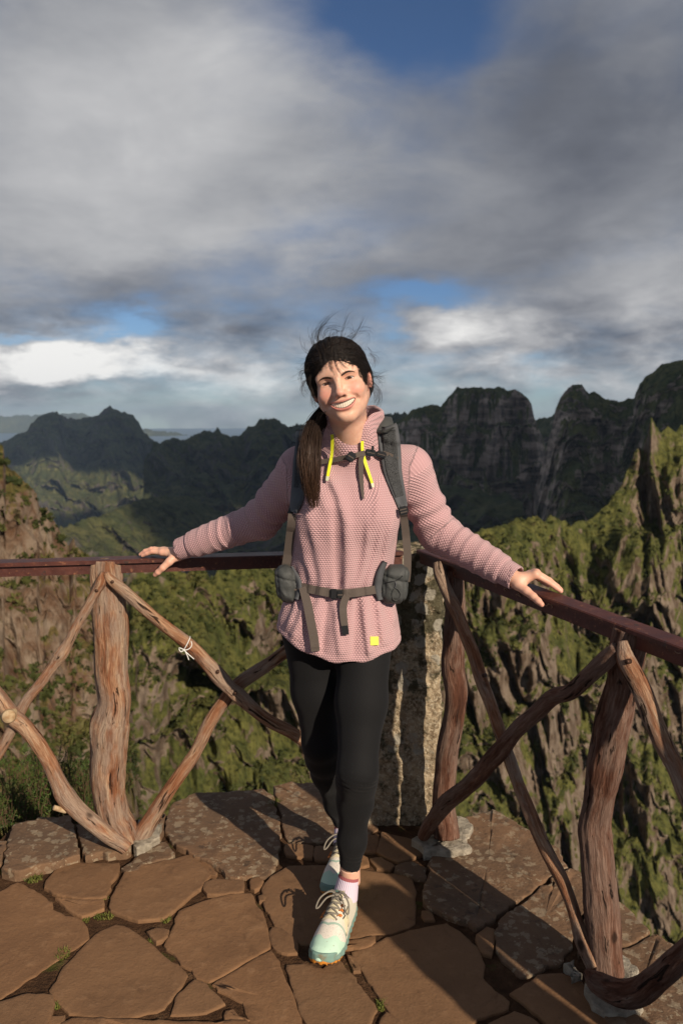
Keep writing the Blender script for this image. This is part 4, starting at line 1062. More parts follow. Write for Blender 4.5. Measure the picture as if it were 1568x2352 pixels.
# ---- eyes, lashes, brows, teeth
m_eye, T, b = material('eye', rough=0.08, spec=0.6)
sx = T.new('ShaderNodeSeparateXYZ'); T.put(sx.inputs[0], T.obj())
rr = T.math('SQRT', T.math('ADD', T.math('POWER', sx.outputs['X'], 2.0), T.math('POWER', sx.outputs['Z'], 2.0)))
c = T.ramp(T.math('MULTIPLY', rr, 100.0), [(0.22, (0.004, 0.003, 0.003)), (0.27, (0.11, 0.045, 0.018)), (0.54, (0.075, 0.030, 0.014)), (0.61, (0.012, 0.006, 0.005)), (0.66, (0.62, 0.56, 0.52))])
T.put(b.inputs['Base Color'], c)
m_lash, T, b = material('dark_brow_hair', (0.040, 0.024, 0.018), 0.5, 0.3)
for s in (-1, 1):
    n, k = 28, 16
    t = np.linspace(0, 2 * np.pi, n, endpoint=False)[:, None]; u = np.linspace(0.001, np.pi - 0.001, k)[None]
    Vs = np.stack([np.cos(t) * np.sin(u), -np.cos(u) * np.ones_like(t), np.sin(t) * np.sin(u)], -1).reshape(-1, 3) * 0.0126
    e = new_obj('eye', fast_mesh('eye', Vs, grid_faces(n, k, True)), m_eye)
    M4 = Matrix(HR.tolist()).to_4x4(); M4.translation = Vector(from_head([s * 0.030, -0.0505, 0.0005]))
    e.matrix_world = M4 @ Matrix.Rotation(R(3) * 1, 4, 'Z'); e.parent = person; e.matrix_parent_inverse = Matrix.Translation(person.location).inverted()
    # upper lash line and brow
    J = Join()
    xs = np.linspace(0.0178, 0.0428, 12)
    pts = np.array([on_face(s * xx, 0.0008 - 14.0 * (xx - 0.030) ** 2 + 0.0030 * math.sqrt(max(0, 1 - ((xx - 0.030) / 0.0130) ** 2)) + 0.0006, 0.0006) for xx in xs])
    Vt, Ft, _ = tube_arrays(spline(pts, 24), 0.00080 * np.sin(np.linspace(0.5, 2.75, 24)), 6); J.add(Vt, Ft)
    under(J.build('eyelashes', m_lash), person)
    J = Join(); rg = random.Random(5 + s)
    bx = np.array([0.0130, 0.019, 0.026, 0.034, 0.042, 0.0475]); bz = np.array([0.0105, 0.0135, 0.0158, 0.0164, 0.0142, 0.0100]); bw = np.array([0.0018, 0.0026, 0.0025, 0.0021, 0.0014, 0.0007])
    strip = []
    for xx in np.linspace(0.013, 0.0475, 16):
        zc_ = np.interp(xx, bx, bz); ww = np.interp(xx, bx, bw)
        strip.append([on_face(s * xx, zc_ + ww * a, 0.0003 + 0.0004 * (1 - a * a)) for a in (-1, -.5, 0, .5, 1)])
    S_ = np.array(strip); Vb = S_.reshape(-1, 3); Fb = grid_faces(16, 5)
    back_ = Vb + (HR @ np.array([0, 0.002, 0])); nb_ = len(Vb)
    J.add(np.vstack([Vb, back_]), [Fb, Fb[:, ::-1] + nb_])
    under(J.build('eyebrow', m_lash), person)
m_teeth, T, b = material('teeth', (0.72, 0.64, 0.52), 0.25, 0.5)
nx, nz = 121, 9
xs = np.linspace(-0.0300, 0.0300, nx); Vs = []
for xx in xs:
    zc_, _ = mouth_curves(np.array([xx])); zc_ = float(zc_[0])
    ph = abs(((xx / 0.0060) + 0.5) % 1.0 - 0.5) * 2     # 0 at the middle of a tooth, 1 at the gap
    bulge = 0.0011 * (1 - ph ** 6) - 0.0006
    hgt = 0.0064 - 5.5 * xx * xx - 0.0012 * ph ** 4
    for t in np.linspace(0, 1, nz):
        zz_ = zc_ + 0.0075 - t * (0.0075 + hgt)
        Vs.append(from_head([xx, -(0.0762 - 9.5 * xx * xx + bulge - 0.0012 * abs(t - 0.5)), zz_]))
under(new_obj('teeth', fast_mesh('teeth', np.array(Vs), grid_faces(nx, nz)), m_teeth), person)

# ------------------------------------------------------------------ clothing
def knit_mat(name, c0, c1):
    m, T, b = material(name, rough=0.95, spec=0.1)
    K = T.attr('knit'); s = T.new('ShaderNodeSeparateXYZ'); T.put(s.inputs[0], K)
    pitch = 0.0080
    v = T.math('DIVIDE', s.outputs['Y'], pitch * 0.72); row = T.math('FLOOR', v)
    u = T.math('ADD', T.math('DIVIDE', s.outputs['X'], pitch), T.math('MULTIPLY', T.math('MODULO', row, 2.0), 0.5))
    fu = T.math('SUBTRACT', T.math('FRACT', u), 0.5); fv = T.math('SUBTRACT', T.math('FRACT', v), 0.5)
    sl = T.math('SUBTRACT', fv, T.math('MULTIPLY', fu, 0.45))
    d = T.math('SQRT', T.math('ADD', T.math('POWER', T.math('MULTIPLY', fu, 1.05), 2.0), T.math('POWER', T.math('MULTIPLY', sl, 1.0), 2.0)))
    cell = T.smooth(d, 0.52, 0.12)
    nz = T.noise(T.obj(), 700, 3, 0.7); big = T.noise(T.obj(), 14, 4, 0.6)
    c = T.mix(cell, c0, c1)
    c = T.mix(T.math('MULTIPLY', T.smooth(big, 0.4, 0.7), 0.12), c, tuple(x * 0.8 for x in c1))
    T.put(b.inputs['Base Color'], c)
    T.put(b.inputs['Normal'], T.bump(T.math('ADD', cell, T.math('MULTIPLY', nz, 0.35)), 0.85, 0.0030))
    b.inputs['Sheen Weight'].default_value = 0.25; b.inputs['Sheen Roughness'].default_value = 0.5
    return m
m_fleece = knit_mat('pink_waffle_fleece', (0.47, 0.275, 0.285), (0.67, 0.42, 0.43))

PZ = np.array([.70, .745, .80, .86, .90, .938, .98, 1.05, 1.12, 1.18, 1.24, 1.28, 1.32, 1.36])
PCX = np.array([-.010, -.010, -.010, -.010, -.008, -.006, -.002, .004, .008, .012, .018, .025, .03, .03])
PRX = np.array([.172, .178, .178, .168, .156, .143, .144, .149, .152, .153, .152, .138, .105, .070])
PRY = np.array([.116, .120, .122, .118, .110, .099, .106, .114, .124, .126, .110, .092, .075, .066])
PCY = np.array([2.20, 2.20, 2.20, 2.20, 2.20, 2.20, 2.20, 2.20, 2.20, 2.20, 2.205, 2.215, 2.22, 2.22])
def fold_line(px, amp, w, Y=2.09):
    P = [at_y(a, b_, Y) for a, b_ in px]; return [(p.x, p.z) for p in P], amp, w
FOLDS = [
    fold_line([(752,1085),(778,1140),(793,1200),(796,1280),(795,1358)], 0.012, 0.016),
    fold_line([(770,1190),(772,1280),(776,1350)], -0.007, 0.013),
    fold_line([(846,1200),(838,1280),(822,1352)], 0.007, 0.013),
    fold_line([(872,1230),(856,1300),(842,1350)], 0.006, 0.011),
    fold_line([(700,1160),(722,1250),(742,1348)], 0.0065, 0.014),
    fold_line([(685,1230),(702,1300),(722,1350)], 0.0055, 0.012),
    fold_line([(900,1190),(885,1280),(868,1345)], 0.006, 0.014),
    fold_line([(700,1060),(725,1110),(750,1170)], 0.0045, 0.016),
    fold_line([(880,1090),(868,1140),(860,1200)], 0.0045, 0.016),
    fold_line([(756,1382),(746,1440),(742,1490)], -0.009, 0.013), fold_line([(770,1382),(772,1440),(780,1500)], 0.008, 0.012),
    fold_line([(832,1378),(838,1430),(848,1505)], 0.012, 0.013), fold_line([(816,1380),(815,1440),(812,1500)], -0.008, 0.012),
    fold_line([(700,1382),(684,1430),(668,1470)], 0.008, 0.013), fold_line([(676,1400),(655,1450)], 0.006, 0.010),
    fold_line([(868,1380),(874,1430),(880,1480)], 0.008, 0.012), fold_line([(900,1385),(905,1440)], 0.005, 0.012),
    fold_line([(718,1385),(716,1440),(720,1490)], 0.005, 0.012)]
def seg_param(p, a, b_):
    ba = b_ - a; t = ((p - a) @ ba) / (ba @ ba); tc = np.clip(t, 0, 1)
    v = p - a - tc[:, None] * ba; return tc, t, v, np.linalg.norm(v, axis=1), np.linalg.norm(ba)
def sleeve(p, S, E, Wr, seed):
    dm = np.minimum(caps(p, S, E, 0.06), caps(p, E, Wr, 0.06, 0.035)); out = dm.copy(); m_ = dm < 0.045
    if m_.any(): out[m_] = sleeve_near(p[m_], S, E, Wr, seed)
    return out
def sleeve_near(p, S, E, Wr, seed):
    t1, _, _, d1, L1 = seg_param(p, S, E); t2, u2, v2, d2, L2 = seg_param(p, E, Wr)
    r1 = 0.063 + (0.055 - 0.063) * t1
    r2 = np.interp(t2, [0, 0.35, 0.7, 0.84, 0.86, 1.0], [0.055, 0.051, 0.045, 0.042, 0.0365, 0.0345])
    # bunched folds along the forearm and at the elbow
    ang = perlin(p * 11 + seed) * 2.2
    env = np.interp(t2, [0, 0.08, 0.3, 0.62, 0.82, 0.86], [0.5, 1, 1, 0.75, 0.55, 0.0])
    ph = t2 * L2 / 0.036 * 2 * np.pi + 3.0 * perlin(np.stack([t2 * L2 * 13, 0 * t2 + seed, 0 * t2], 1))
    r2 = r2 + 0.0036 * env * (np.sin(ph + ang * 1.6) * 0.75 + 0.35 * np.sin(ph * 1.9 + ang * 2.7 + 1.0)) * (0.65 + 1.1 * perlin(p * 9 + seed + 5))
    env1 = np.interp(t1, [0, 0.35, 0.7, 1.0], [0.15, 0.45, 0.9, 1.0])
    r1 = r1 + 0.0048 * env1 * np.sin(t1 * L1 / 0.052 * 2 * np.pi + ang * 2.4)
    d = smin(d1 - r1, d2 - r2, 0.025)
    # groove above the cuff and the open end
    d = d + 0.0028 * np.exp(-((t2 - 0.85) * L2 / 0.004) ** 2)
    endp = (u2 - 1.0) * L2
    d = np.maximum(d, endp)
    return np.maximum(d, -np.maximum(d2 - 0.0295, -0.022 - endp))
COLC = np.array([0.030, 2.20]);
def hem_z(x, y):
    return 0.757 + 1.55 * (x - 0.028) ** 2 + 0.05 * np.maximum(y - 2.2, 0) + 0.003 * np.sin(x * 70)
def jacket_sdf(p):
    x, y, z = p[:, 0], p[:, 1], p[:, 2]
    cx, rx, ry, cy = (np.interp(z, PZ, A) for A in (PCX, PRX, PRY, PCY))
    th = np.arctan2(x - cx, cy - y)
    d = (np.sqrt(((x - cx) / rx) ** 2 + ((y - cy) / ry) ** 2) - 1) * np.minimum(rx, ry)
    # bust under loose cloth
    for bx in (-0.052, 0.078):
        d = smin(d, ell(x - bx, y - 2.125, z - 1.155, (0.062, 0.052, 0.062)), 0.05)
    front = np.clip((cy + 0.02 - y) / 0.05, 0, 1)
    disp = np.zeros(len(p))
    for pts, amp, w in FOLDS:
        zz_ = np.array([q_[1] for q_ in pts])[::-1]; xx_ = np.array([q_[0] for q_ in pts])[::-1]
        x0 = np.interp(z, zz_, xx_); span = np.clip((z - zz_[0] + 0.02) / 0.03, 0, 1) * np.clip((zz_[-1] + 0.03 - z) / 0.06, 0, 1)
        u = (x - x0) / w; u = np.where(u < 0, u * 1.5, u * 0.75)
        disp += amp * np.exp(-u * u) * span
    near = np.abs(z - 0.938)
    disp += 0.0035 * np.exp(-(near / 0.045) ** 2) * np.sin(th * 23 + 2.5 * perlin(p * 14)) * np.clip(near / 0.016, 0, 1)
    m_ = np.abs(d) < 0.05
    disp[m_] += 0.0045 * fbm(np.stack([x * 16, y * 16, z * 6], 1)[m_], 3)
    d = d - disp * front
    d = smax(d, z - 1.335, 0.02)
    # shoulders and sleeves
    d = smin(d, caps(p, (0.0, 2.222, 1.298), SL + np.array([0.0, 0, 0.003]), 0.050, 0.060), 0.045)
    d = smin(d, caps(p, (0.06, 2.222, 1.298), SR + np.array([0.0, 0, 0.003]), 0.050, 0.060), 0.045)
    # hem: cut, hollow below, stitched line above
    torso = d.copy(); hz = hem_z(x, y)
    d = d + 0.0018 * np.exp(-((z - hz - 0.021) / 0.0022) ** 2)
    d = smax(d, hz - z, 0.006)
    d = np.maximum(d, -np.maximum(torso + 0.011, z - (hz + 0.022)))
    d = smin(d, sleeve(p, SL, EL_, WL, 3.0), 0.028)
    d = smin(d, sleeve(p, SR, ER, WR, 8.0), 0.028)
    # stand-up collar, lower in front, flaring at the rim
    lean = np.stack([x - (0.030 - 0.06 * (z - 1.33)), y - (2.196 - 0.10 * (z - 1.33))], 1)
    ra = np.hypot(lean[:, 0] / 1.04, lean[:, 1] / 0.98); a2 = np.arctan2(lean[:, 0], -lean[:, 1])
    Rr = 0.0755 + 0.05 * np.maximum(z - 1.37, 0) + 0.0030 * np.sin(a2 * 5 + z * 40) + 0.004 * perlin(p * 18)
    rim = 1.442 - 0.072 * np.exp(-((a2 - 0.05) / 0.62) ** 2) + 0.008 * np.sin(a2 * 3 + 1)
    col = np.abs(ra - Rr) - 0.0065
    col = smax(col, z - rim, 0.008); col = np.maximum(col, 1.27 - z)
    d = smin(d, col, 0.016)
    hole = np.maximum(ra - (Rr - 0.0065), 1.318 - z)
    d = np.maximum(d, -hole)
    return d
V, F = surface_nets(jacket_sdf, (-0.56, 1.98, 0.70), (0.53, 2.55, 1.47), 0.0042)
me = fast_mesh('fleece_jacket', V, F)
# knit coordinates: round and along each sleeve, round and up the trunk
def limb_uv(p, S, E, Wr):
    t1, _, v1, d1, L1 = seg_param(p, S, E); t2, _, v2, d2, L2 = seg_param(p, E, Wr)
    second = d2 < d1
    ax1 = (Wr - S) / np.linalg.norm(Wr - S); e1 = np.cross(ax1, [0, 0, 1.0]); e1 /= np.linalg.norm(e1); e2 = np.cross(ax1, e1)
    v = np.where(second[:, None], v2, v1); a = np.arctan2(v @ e1, v @ e2)
    return a * 0.048, np.where(second, L1 + t2 * L2, t1 * L1), np.minimum(d1, d2)
uL, sL, dL_ = limb_uv(V, SL, EL_, WL); uR, sR, dR_ = limb_uv(V, SR, ER, WR)
tz = V[:, 2]; cx = np.interp(tz, PZ, PCX)
ut, vt = np.arctan2(V[:, 0] - cx, 2.2 - V[:, 1]) * 0.145, tz + 0.9 * np.clip((tz - 1.24) / 0.06, 0, 1) * np.maximum(0, V[:, 1] - 2.12)
ut = np.where(tz > 1.26, ut * (1 - np.clip((tz - 1.26) / 0.05, 0, 1)) + (V[:, 0] * 1.0) * np.clip((tz - 1.26) / 0.05, 0, 1), ut)
isL = (V[:, 0] < -0.150 - 0.6 * np.maximum(0, tz - 1.28)) & (dL_ < 0.085) & (tz > 0.97); isR = (V[:, 0] > 0.182 + 0.5 * np.maximum(0, tz - 1.28)) & (dR_ < 0.085) & (tz > 0.93)
K = np.stack([np.where(isL, uL, np.where(isR, uR, ut)), np.where(isL, sL, np.where(isR, sR, vt)), 0 * tz], 1)
set_vec_attr(me, 'knit', K + 10.0)
jacket = under(new_obj('fleece_jacket', me, m_fleece), person)
jac_bvh = BVHTree.FromPolygons(V.tolist(), F.tolist())

# ---- leggings
m_legg, T, b = material('black_leggings', rough=0.8, spec=0.18)
nz = T.noise(T.obj(), 900, 2, 0.5)
T.put(b.inputs['Base Color'], T.mix(T.smooth(T.noise(T.obj(), 260, 2), 0.70, 0.76), (0.0075, 0.0075, 0.0082), (0.022, 0.021, 0.020)))
T.put(b.inputs['Normal'], T.bump(nz, 0.25, 0.0008)); b.inputs['Sheen Weight'].default_value = 0.04
def legging_sdf(p):
    fr = chain(p, [(*HIPF, .078), (*(HIPF * .5 + KNF * .5), .068), (*KNF, .0500), (*(KNF * .6 + CAF * .4 + np.array([0, .008, 0])), .0505), (*CAF, .0465), (*(CAF * .4 + ANF * .6), .0365), (*ANF, .0295)], 0.03)
    bk = chain(p, [(*HIPB, .078), (*(HIPB * .5 + KNB * .5), .067), (*KNB, .0510), (*(KNB * .55 + CAB * .45), .052), (*CAB, .047), (*(CAB * .4 + ANB * .6), .037), (*ANB, .0295)], 0.03)
    # wrinkles behind and below the knee
    k1 = p - KNF
    fr = fr + 0.0016 * np.exp(-((k1[:, 2] + 0.025) / 0.020) ** 2) * np.sin((k1[:, 2] + 0.25 * k1[:, 0]) * 430)
    fr = fr + 0.0012 * np.exp(-((p[:, 2] - ANF[2] - 0.02) / 0.025) ** 2) * np.sin(p[:, 2] * 420 + p[:, 0] * 60)
    fr = np.maximum(fr, ANF[2] - 0.002 + 0.25 * (p[:, 0] - ANF[0]) * -1 - p[:, 2]); bk = np.maximum(bk, ANB[2] - p[:, 2])
    hip = ell(p[:, 0] + 0.012, p[:, 1] - 2.205, p[:, 2] - 0.84, (0.145, 0.092, 0.12))
    d = smin(fr, bk, 0.006); d = smin(d, hip, 0.03)
    return np.maximum(d, p[:, 2] - 0.93)
V, F = surface_nets(legging_sdf, (-0.22, 1.95, 0.08), (0.20, 2.52, 0.95), 0.0042)
leg = under(new_obj('leggings', fast_mesh('leggings', V, F), m_legg), person)

# ---- socks and shoes
m_sock, T, b = material('lilac_sock', rough=0.9, spec=0.1)
s = T.new('ShaderNodeSeparateXYZ'); T.put(s.inputs[0], T.attr('wood'))
rib = T.math('SINE', T.math('MULTIPLY', T.math('ARCTAN2', s.outputs['Y'], s.outputs['X']), 34.0))
band = T.smooth(s.outputs['Z'], 0.0095, 0.0085)
T.put(b.inputs['Base Color'], T.mix(band, (0.66, 0.56, 0.66), (0.36, 0.11, 0.115)))
T.put(b.inputs['Normal'], T.bump(rib, 0.5, 0.0012))
def sock(top, bottom):
    C = np.array([top, top * .66 + bottom * .34, top * .33 + bottom * .67, bottom])
    S = spline(np.column_stack([C, [.0295, .0310, .0335, .036]]), 30)
    Vt, Ft, A = tube_arrays(S[:, :3], S[:, 3], 48, False)
    me = fast_mesh('sock', Vt, Ft); set_vec_attr(me, 'wood', A); return under(new_obj('sock', me, m_sock), person)

m_upper, T, b = material('shoe_upper', rough=0.8, spec=0.2)
t3 = T.new('ShaderNodeSeparateXYZ'); T.put(t3.inputs[0], T.attr('zone'))
P = T.obj(); hole = T.smooth(T.voronoi(P, 260), 0.30, 0.22)
c = T.mix(T.math('MULTIPLY', hole, 0.45), (0.70, 0.64, 0.56), (0.25, 0.21, 0.17))
c = T.mix(T.smooth(t3.outputs['Y'], 0.4, 0.6), c, (0.64, 0.60, 0.49))
c = T.mix(T.smooth(t3.outputs['Z'], 0.4, 0.6), c, (0.33, 0.44, 0.36))
dirt = T.smooth(T.noise(P, 130, 4, 0.6), 0.64, 0.72)
cap = T.mix(T.math('MULTIPLY', dirt, 0.6), (0.47, 0.66, 0.53), (0.22, 0.15, 0.08))
c = T.mix(T.smooth(t3.outputs['X'], 0.42, 0.58), c, cap)
T.put(b.inputs['Base Color'], c); T.put(b.inputs['Normal'], T.bump(T.math('ADD', hole, T.noise(P, 500, 2)), 0.4, 0.001))
m_sole, T, b = material('shoe_midsole', rough=0.7, spec=0.3)
T.put(b.inputs['Base Color'], T.mix(T.smooth(T.noise(T.obj(), 60, 5, 0.65), 0.5, 0.7), (0.17, 0.28, 0.24), (0.20, 0.18, 0.12)))
m_outs, T, b = material('orange_outsole', rough=0.7, spec=0.3)
T.put(b.inputs['Base Color'], T.mix(T.smooth(T.noise(T.obj(), 90, 4), 0.45, 0.7), (0.56, 0.21, 0.025), (0.24, 0.12, 0.05)))
m_lace, _, _ = material('grey_lace', (0.21, 0.185, 0.15), 0.85, 0.15)
m_orange, _, _ = material('orange_cord', (0.60, 0.20, 0.05), 0.7, 0.2)
m_black, _, _ = material('black_trim', (0.02, 0.02, 0.02), 0.6, 0.3)
m_cream, _, _ = material('cream_patch', (0.70, 0.62, 0.42), 0.6, 0.3)
m_teal, _, _ = material('teal_print', (0.06, 0.20, 0.19), 0.6, 0.3)
SU = np.array([0, .02, .05, .09, .13, .165, .20, .23, .255, .270, .276])
SW = np.array([.020, .029, .033, .0335, .0355, .0405, .0450, .0435, .0350, .0215, .008])     # half width of the sole
SH = np.array([.086, .094, .088, .096, .103, .088, .072, .0605, .050, .040, .030])           # height of the upper
def shoe_sdf(q, part):
    u, w, z = q[:, 0], q[:, 1], q[:, 2]
    bend = 0.006 * np.sin(np.clip(u / 0.276, 0, 1) * np.pi)           # footprint curves inwards a little
    w = w - bend
    hw = np.interp(u, SU, SW); spring = 0.014 * np.clip((u - 0.20) / 0.076, 0, 1) ** 2
    endd = np.maximum(-u, u - 0.276)
    if part == 'sole':
        top = np.interp(u, [0, .06, .12, .18, .24, .276], [.046, .040, .034, .033, .034, .038]) + spring * 0.4
        d = np.maximum(np.abs(w) - hw * (1.0 + 0.06 * np.cos(z * 90)), endd)
        d = smax(d, np.maximum(z - top, spring + 0.004 - z), 0.008)
        return d + 0.0009 * np.sin(u * 260) * (z < 0.02)
    if part == 'outsole':
        d = np.maximum(np.abs(w) - hw * 0.96, endd + 0.001)
        lug = 0.002 * np.sign(np.sin(u * 330) * np.sin(w * 330))
        d = np.maximum(d, np.maximum(z - (spring + 0.0055 + 0.020 * np.clip((u - 0.252) / 0.02, 0, 1) * np.exp(-(w / 0.016) ** 2)), spring - z - lug))
        return d
    H = np.interp(u, SU, SH); hw2 = hw * np.interp(z, [0.02, 0.05, 0.1], [0.985, 0.93, 0.86])
    hz = np.maximum(H - 0.015, 0.01)
    prof = np.sqrt((np.abs(w) / hw2) ** 2.4 + (np.maximum(z - 0.015, 0) / hz) ** 2.6 + 1e-9)
    d = (prof - 1) * np.minimum(hw2, hz)
    d = np.maximum(d, np.maximum(endd - 0.002, 0.022 - z))
    # opening for the ankle
    op = ell(u - 0.052, w * 1.0, z - 0.115, (0.050, 0.030, 0.052))
    d = smax(d, -op, 0.006)
    return d
SHOE = {}
for part_ in ('upper', 'sole', 'outsole'):
    SHOE[part_] = surface_nets(lambda q: shoe_sdf(q, part_), (-0.02, -0.07, -0.01), (0.30, 0.07, 0.13), 0.0028)
def make_shoe(toe, heel, label):
    toe, heel = np.array(toe), np.array(heel)
    ux = toe - heel; ux[2] = 0; ux /= np.linalg.norm(ux); wx = np.cross([0, 0, 1.0], ux)
    wl = lambda q: heel + q[:, :1] * ux + q[:, 1:2] * wx + q[:, 2:3] * np.array([0, 0, 1.0])
    V, F = SHOE['upper']
    me = fast_mesh('shoe', wl(V), F)
    u, w, z = V[:, 0], V[:, 1], V[:, 2]
    capz = np.clip((u - (0.232 - 0.55 * np.abs(w) - 1.2 * np.maximum(0, 0.045 - z) + 0.004 * np.sin(w * 160))) / 0.006, 0, 1)
    smooth_side = np.clip((0.185 - u) / 0.01, 0, 1) * np.clip((np.abs(w) - 0.018) / 0.004, 0, 1)
    trim = np.clip(1 - np.abs(u - (0.196 - 0.35 * np.abs(w))) / 0.006, 0, 1)
    set_vec_attr(me, 'zone', np.stack([capz, smooth_side, trim], 1))
    sh = under(new_obj('shoe', me, m_upper), person)
    if label: sh['label'] = label
    top_bvh = BVHTree.FromPolygons(V.tolist(), F.tolist())
    def drop(u_, w_, lift=0.001):
        h = top_bvh.ray_cast(Vector((u_, w_, 0.3)), Vector((0, 0, -1))); z_ = h[0].z if h[0] is not None else 0.06
        return (u_, w_, z_ + lift)
    def sub(name, Vq, Fq, mat, smooth=True):
        o = new_obj(name, fast_mesh(name, wl(np.asarray(Vq, float)), Fq, smooth), mat); under(o, person)
        mw = o.matrix_parent_inverse.copy(); o.parent = sh; o.matrix_parent_inverse = Matrix.Identity(4); return o
    for part, mat in (('sole', m_sole), ('outsole', m_outs)):
        Vq, Fq = SHOE[part]
        sub('midsole' if part == 'sole' else 'outsole', Vq, Fq, mat)
    # tongue
    g = [[drop(a, b_, 0.004) for b_ in np.linspace(-0.017, 0.017, 7)] for a in np.linspace(0.095, 0.185, 14)]
    g = np.array(g); g[:5, :, 2] += np.linspace(0.016, 0, 5)[:, None]
    lo_ = g - np.array([0, 0, 0.006]); n0 = g.reshape(-1, 3); Fg = grid_faces(14, 7)
    m_t = m_upper
    o = sub('tongue', np.vstack([n0, lo_.reshape(-1, 3)]), np.vstack([Fg, Fg[:, ::-1] + len(n0)]), m_cream)
    # laces: crossing rows, then a bow
    us = [0.182, 0.168, 0.153, 0.139, 0.126]
    for k in range(4):
        for s in (-1, 1):
            pts = np.array([drop(us[k], s * 0.021, 0.003), drop((us[k] * .5 + us[k + 1] * .5), 0.0, 0.008), drop(us[k + 1], -s * 0.021, 0.003)])
            Vt, Ft, _ = tube_arrays(spline(pts, 12), 0.0025, 6); sub('lace', Vt, Ft, m_lace)
    for s in (-1, 1):
        for k in range(3):
            c_ = drop(us[k + 1], s * 0.024, 0.002)
            for e_ in (-0.003, 0.0, 0.003):
                ring = np.array([(c_[0] + e_, c_[1] + 0.006 * math.cos(a), c_[2] + 0.0035 * math.sin(a)) for a in np.linspace(0, np.pi, 7)])
                Vt, Ft, _ = tube_arrays(ring, 0.0013, 5); sub('eyelet', Vt, Ft, m_orange)
        b0 = drop(0.120, 0, 0.010)
        loop = np.array([b0, (0.122, s * 0.018, b0[2] + 0.008), (0.140, s * 0.040, b0[2] - 0.004), (0.160, s * 0.046, b0[2] - 0.022), (0.158, s * 0.038, b0[2] - 0.020), (0.138, s * 0.022, b0[2] - 0.002), b0])
        Vt, Ft, _ = tube_arrays(spline(loop, 36), 0.0024, 6); sub('lace_bow', Vt, Ft, m_lace)
        end = np.array([b0, (0.112, s * 0.014, b0[2] + 0.006), (0.116, s * 0.034, b0[2] - 0.006)])
        Vt, Ft, _ = tube_arrays(spline(end, 12), 0.0020, 6); sub('lace_end', Vt, Ft, m_lace)
    kn_ = np.array([(0.116, -0.006, b0[2]), (0.124, 0.0, b0[2] + 0.002), (0.118, 0.007, b0[2])]); Vt, Ft, _ = tube_arrays(spline(kn_, 8), 0.0042, 8); sub('lace_knot', Vt, Ft, m_lace)
    # letter patch on each side, laid on the upper
    def patch(name, poly, s, lift, mat):
        out = []
        for a, z_ in poly:
            h = top_bvh.ray_cast(Vector((a, s * 0.2, z_)), Vector((0, -s, 0))); w_ = h[0].y if h[0] is not None else s * 0.03
            out.append((a, w_ + s * lift, z_))
        inn = [(a, w_ - s * 0.006, z_) for a, w_, z_ in out]; n = len(out)
        Fq = [np.array([list(range(n))])[:, ::(1 if s < 0 else -1)], np.array([[k, (k + 1) % n, n + (k + 1) % n, n + k] for k in range(n)])]
        sub(name, out + inn, Fq, mat, False)
    for s in (-1, 1):
        for (L, mat, lift) in ((0.0030, m_black, 0.0008), (0.0, m_cream, 0.0016)):
            patch('letter_patch', [(0.174 + L, 0.038 - L), (0.160 - L, 0.038 - L), (0.150, 0.060), (0.146, 0.044 - L), (0.130 - L, 0.044 - L), (0.116 - L, 0.076 + L), (0.130 + L, 0.076 + L), (0.140, 0.056), (0.145, 0.072 + L), (0.160 + L, 0.072 + L)], s, lift, mat)
    # small printed letters on the tongue
    zt_ = g[0, 3, 2] + 0.001
    for strokes in ([(0.108, -.006), (0.100, -.006), (0.108, -.001), (0.100, -.001)], [(0.108, .002), (0.100, .002), (0.100, .006), (0.104, .0065), (0.108, .006), (0.108, .002)]):
        pts = np.array([(a, -b_, np.interp(a, g[:, 3, 0], g[:, 3, 2]) + 0.0008) for a, b_ in strokes])
        Vt, Ft, _ = tube_arrays(pts, 0.0007, 5); sub('printed_letter', Vt, Ft, m_teal)
    return sh
toeF = nparr(at_z(731, 2222, 0.008)); heelF = np.array([0.022, toeF[1] + 0.262, 0.0]); heelF[2] = 0.004
make_shoe(toeF, heelF, 'trail shoe of the front foot, toe to the viewer')
toeB = nparr(at_z(757, 2066, 0.004)); heelB = np.array([0.026, toeB[1] + 0.268, 0.004])
make_shoe(toeB, heelB, 'trail shoe of the rear foot, mostly hidden behind the other')
sock(ANF + np.array([-0.002, 0.0, -0.026]), np.array([0.010, 2.115, 0.062]))
sock(ANB + np.array([0.000, 0.0, -0.010]), np.array([0.010, toeB[1] + 0.215, 0.058]))

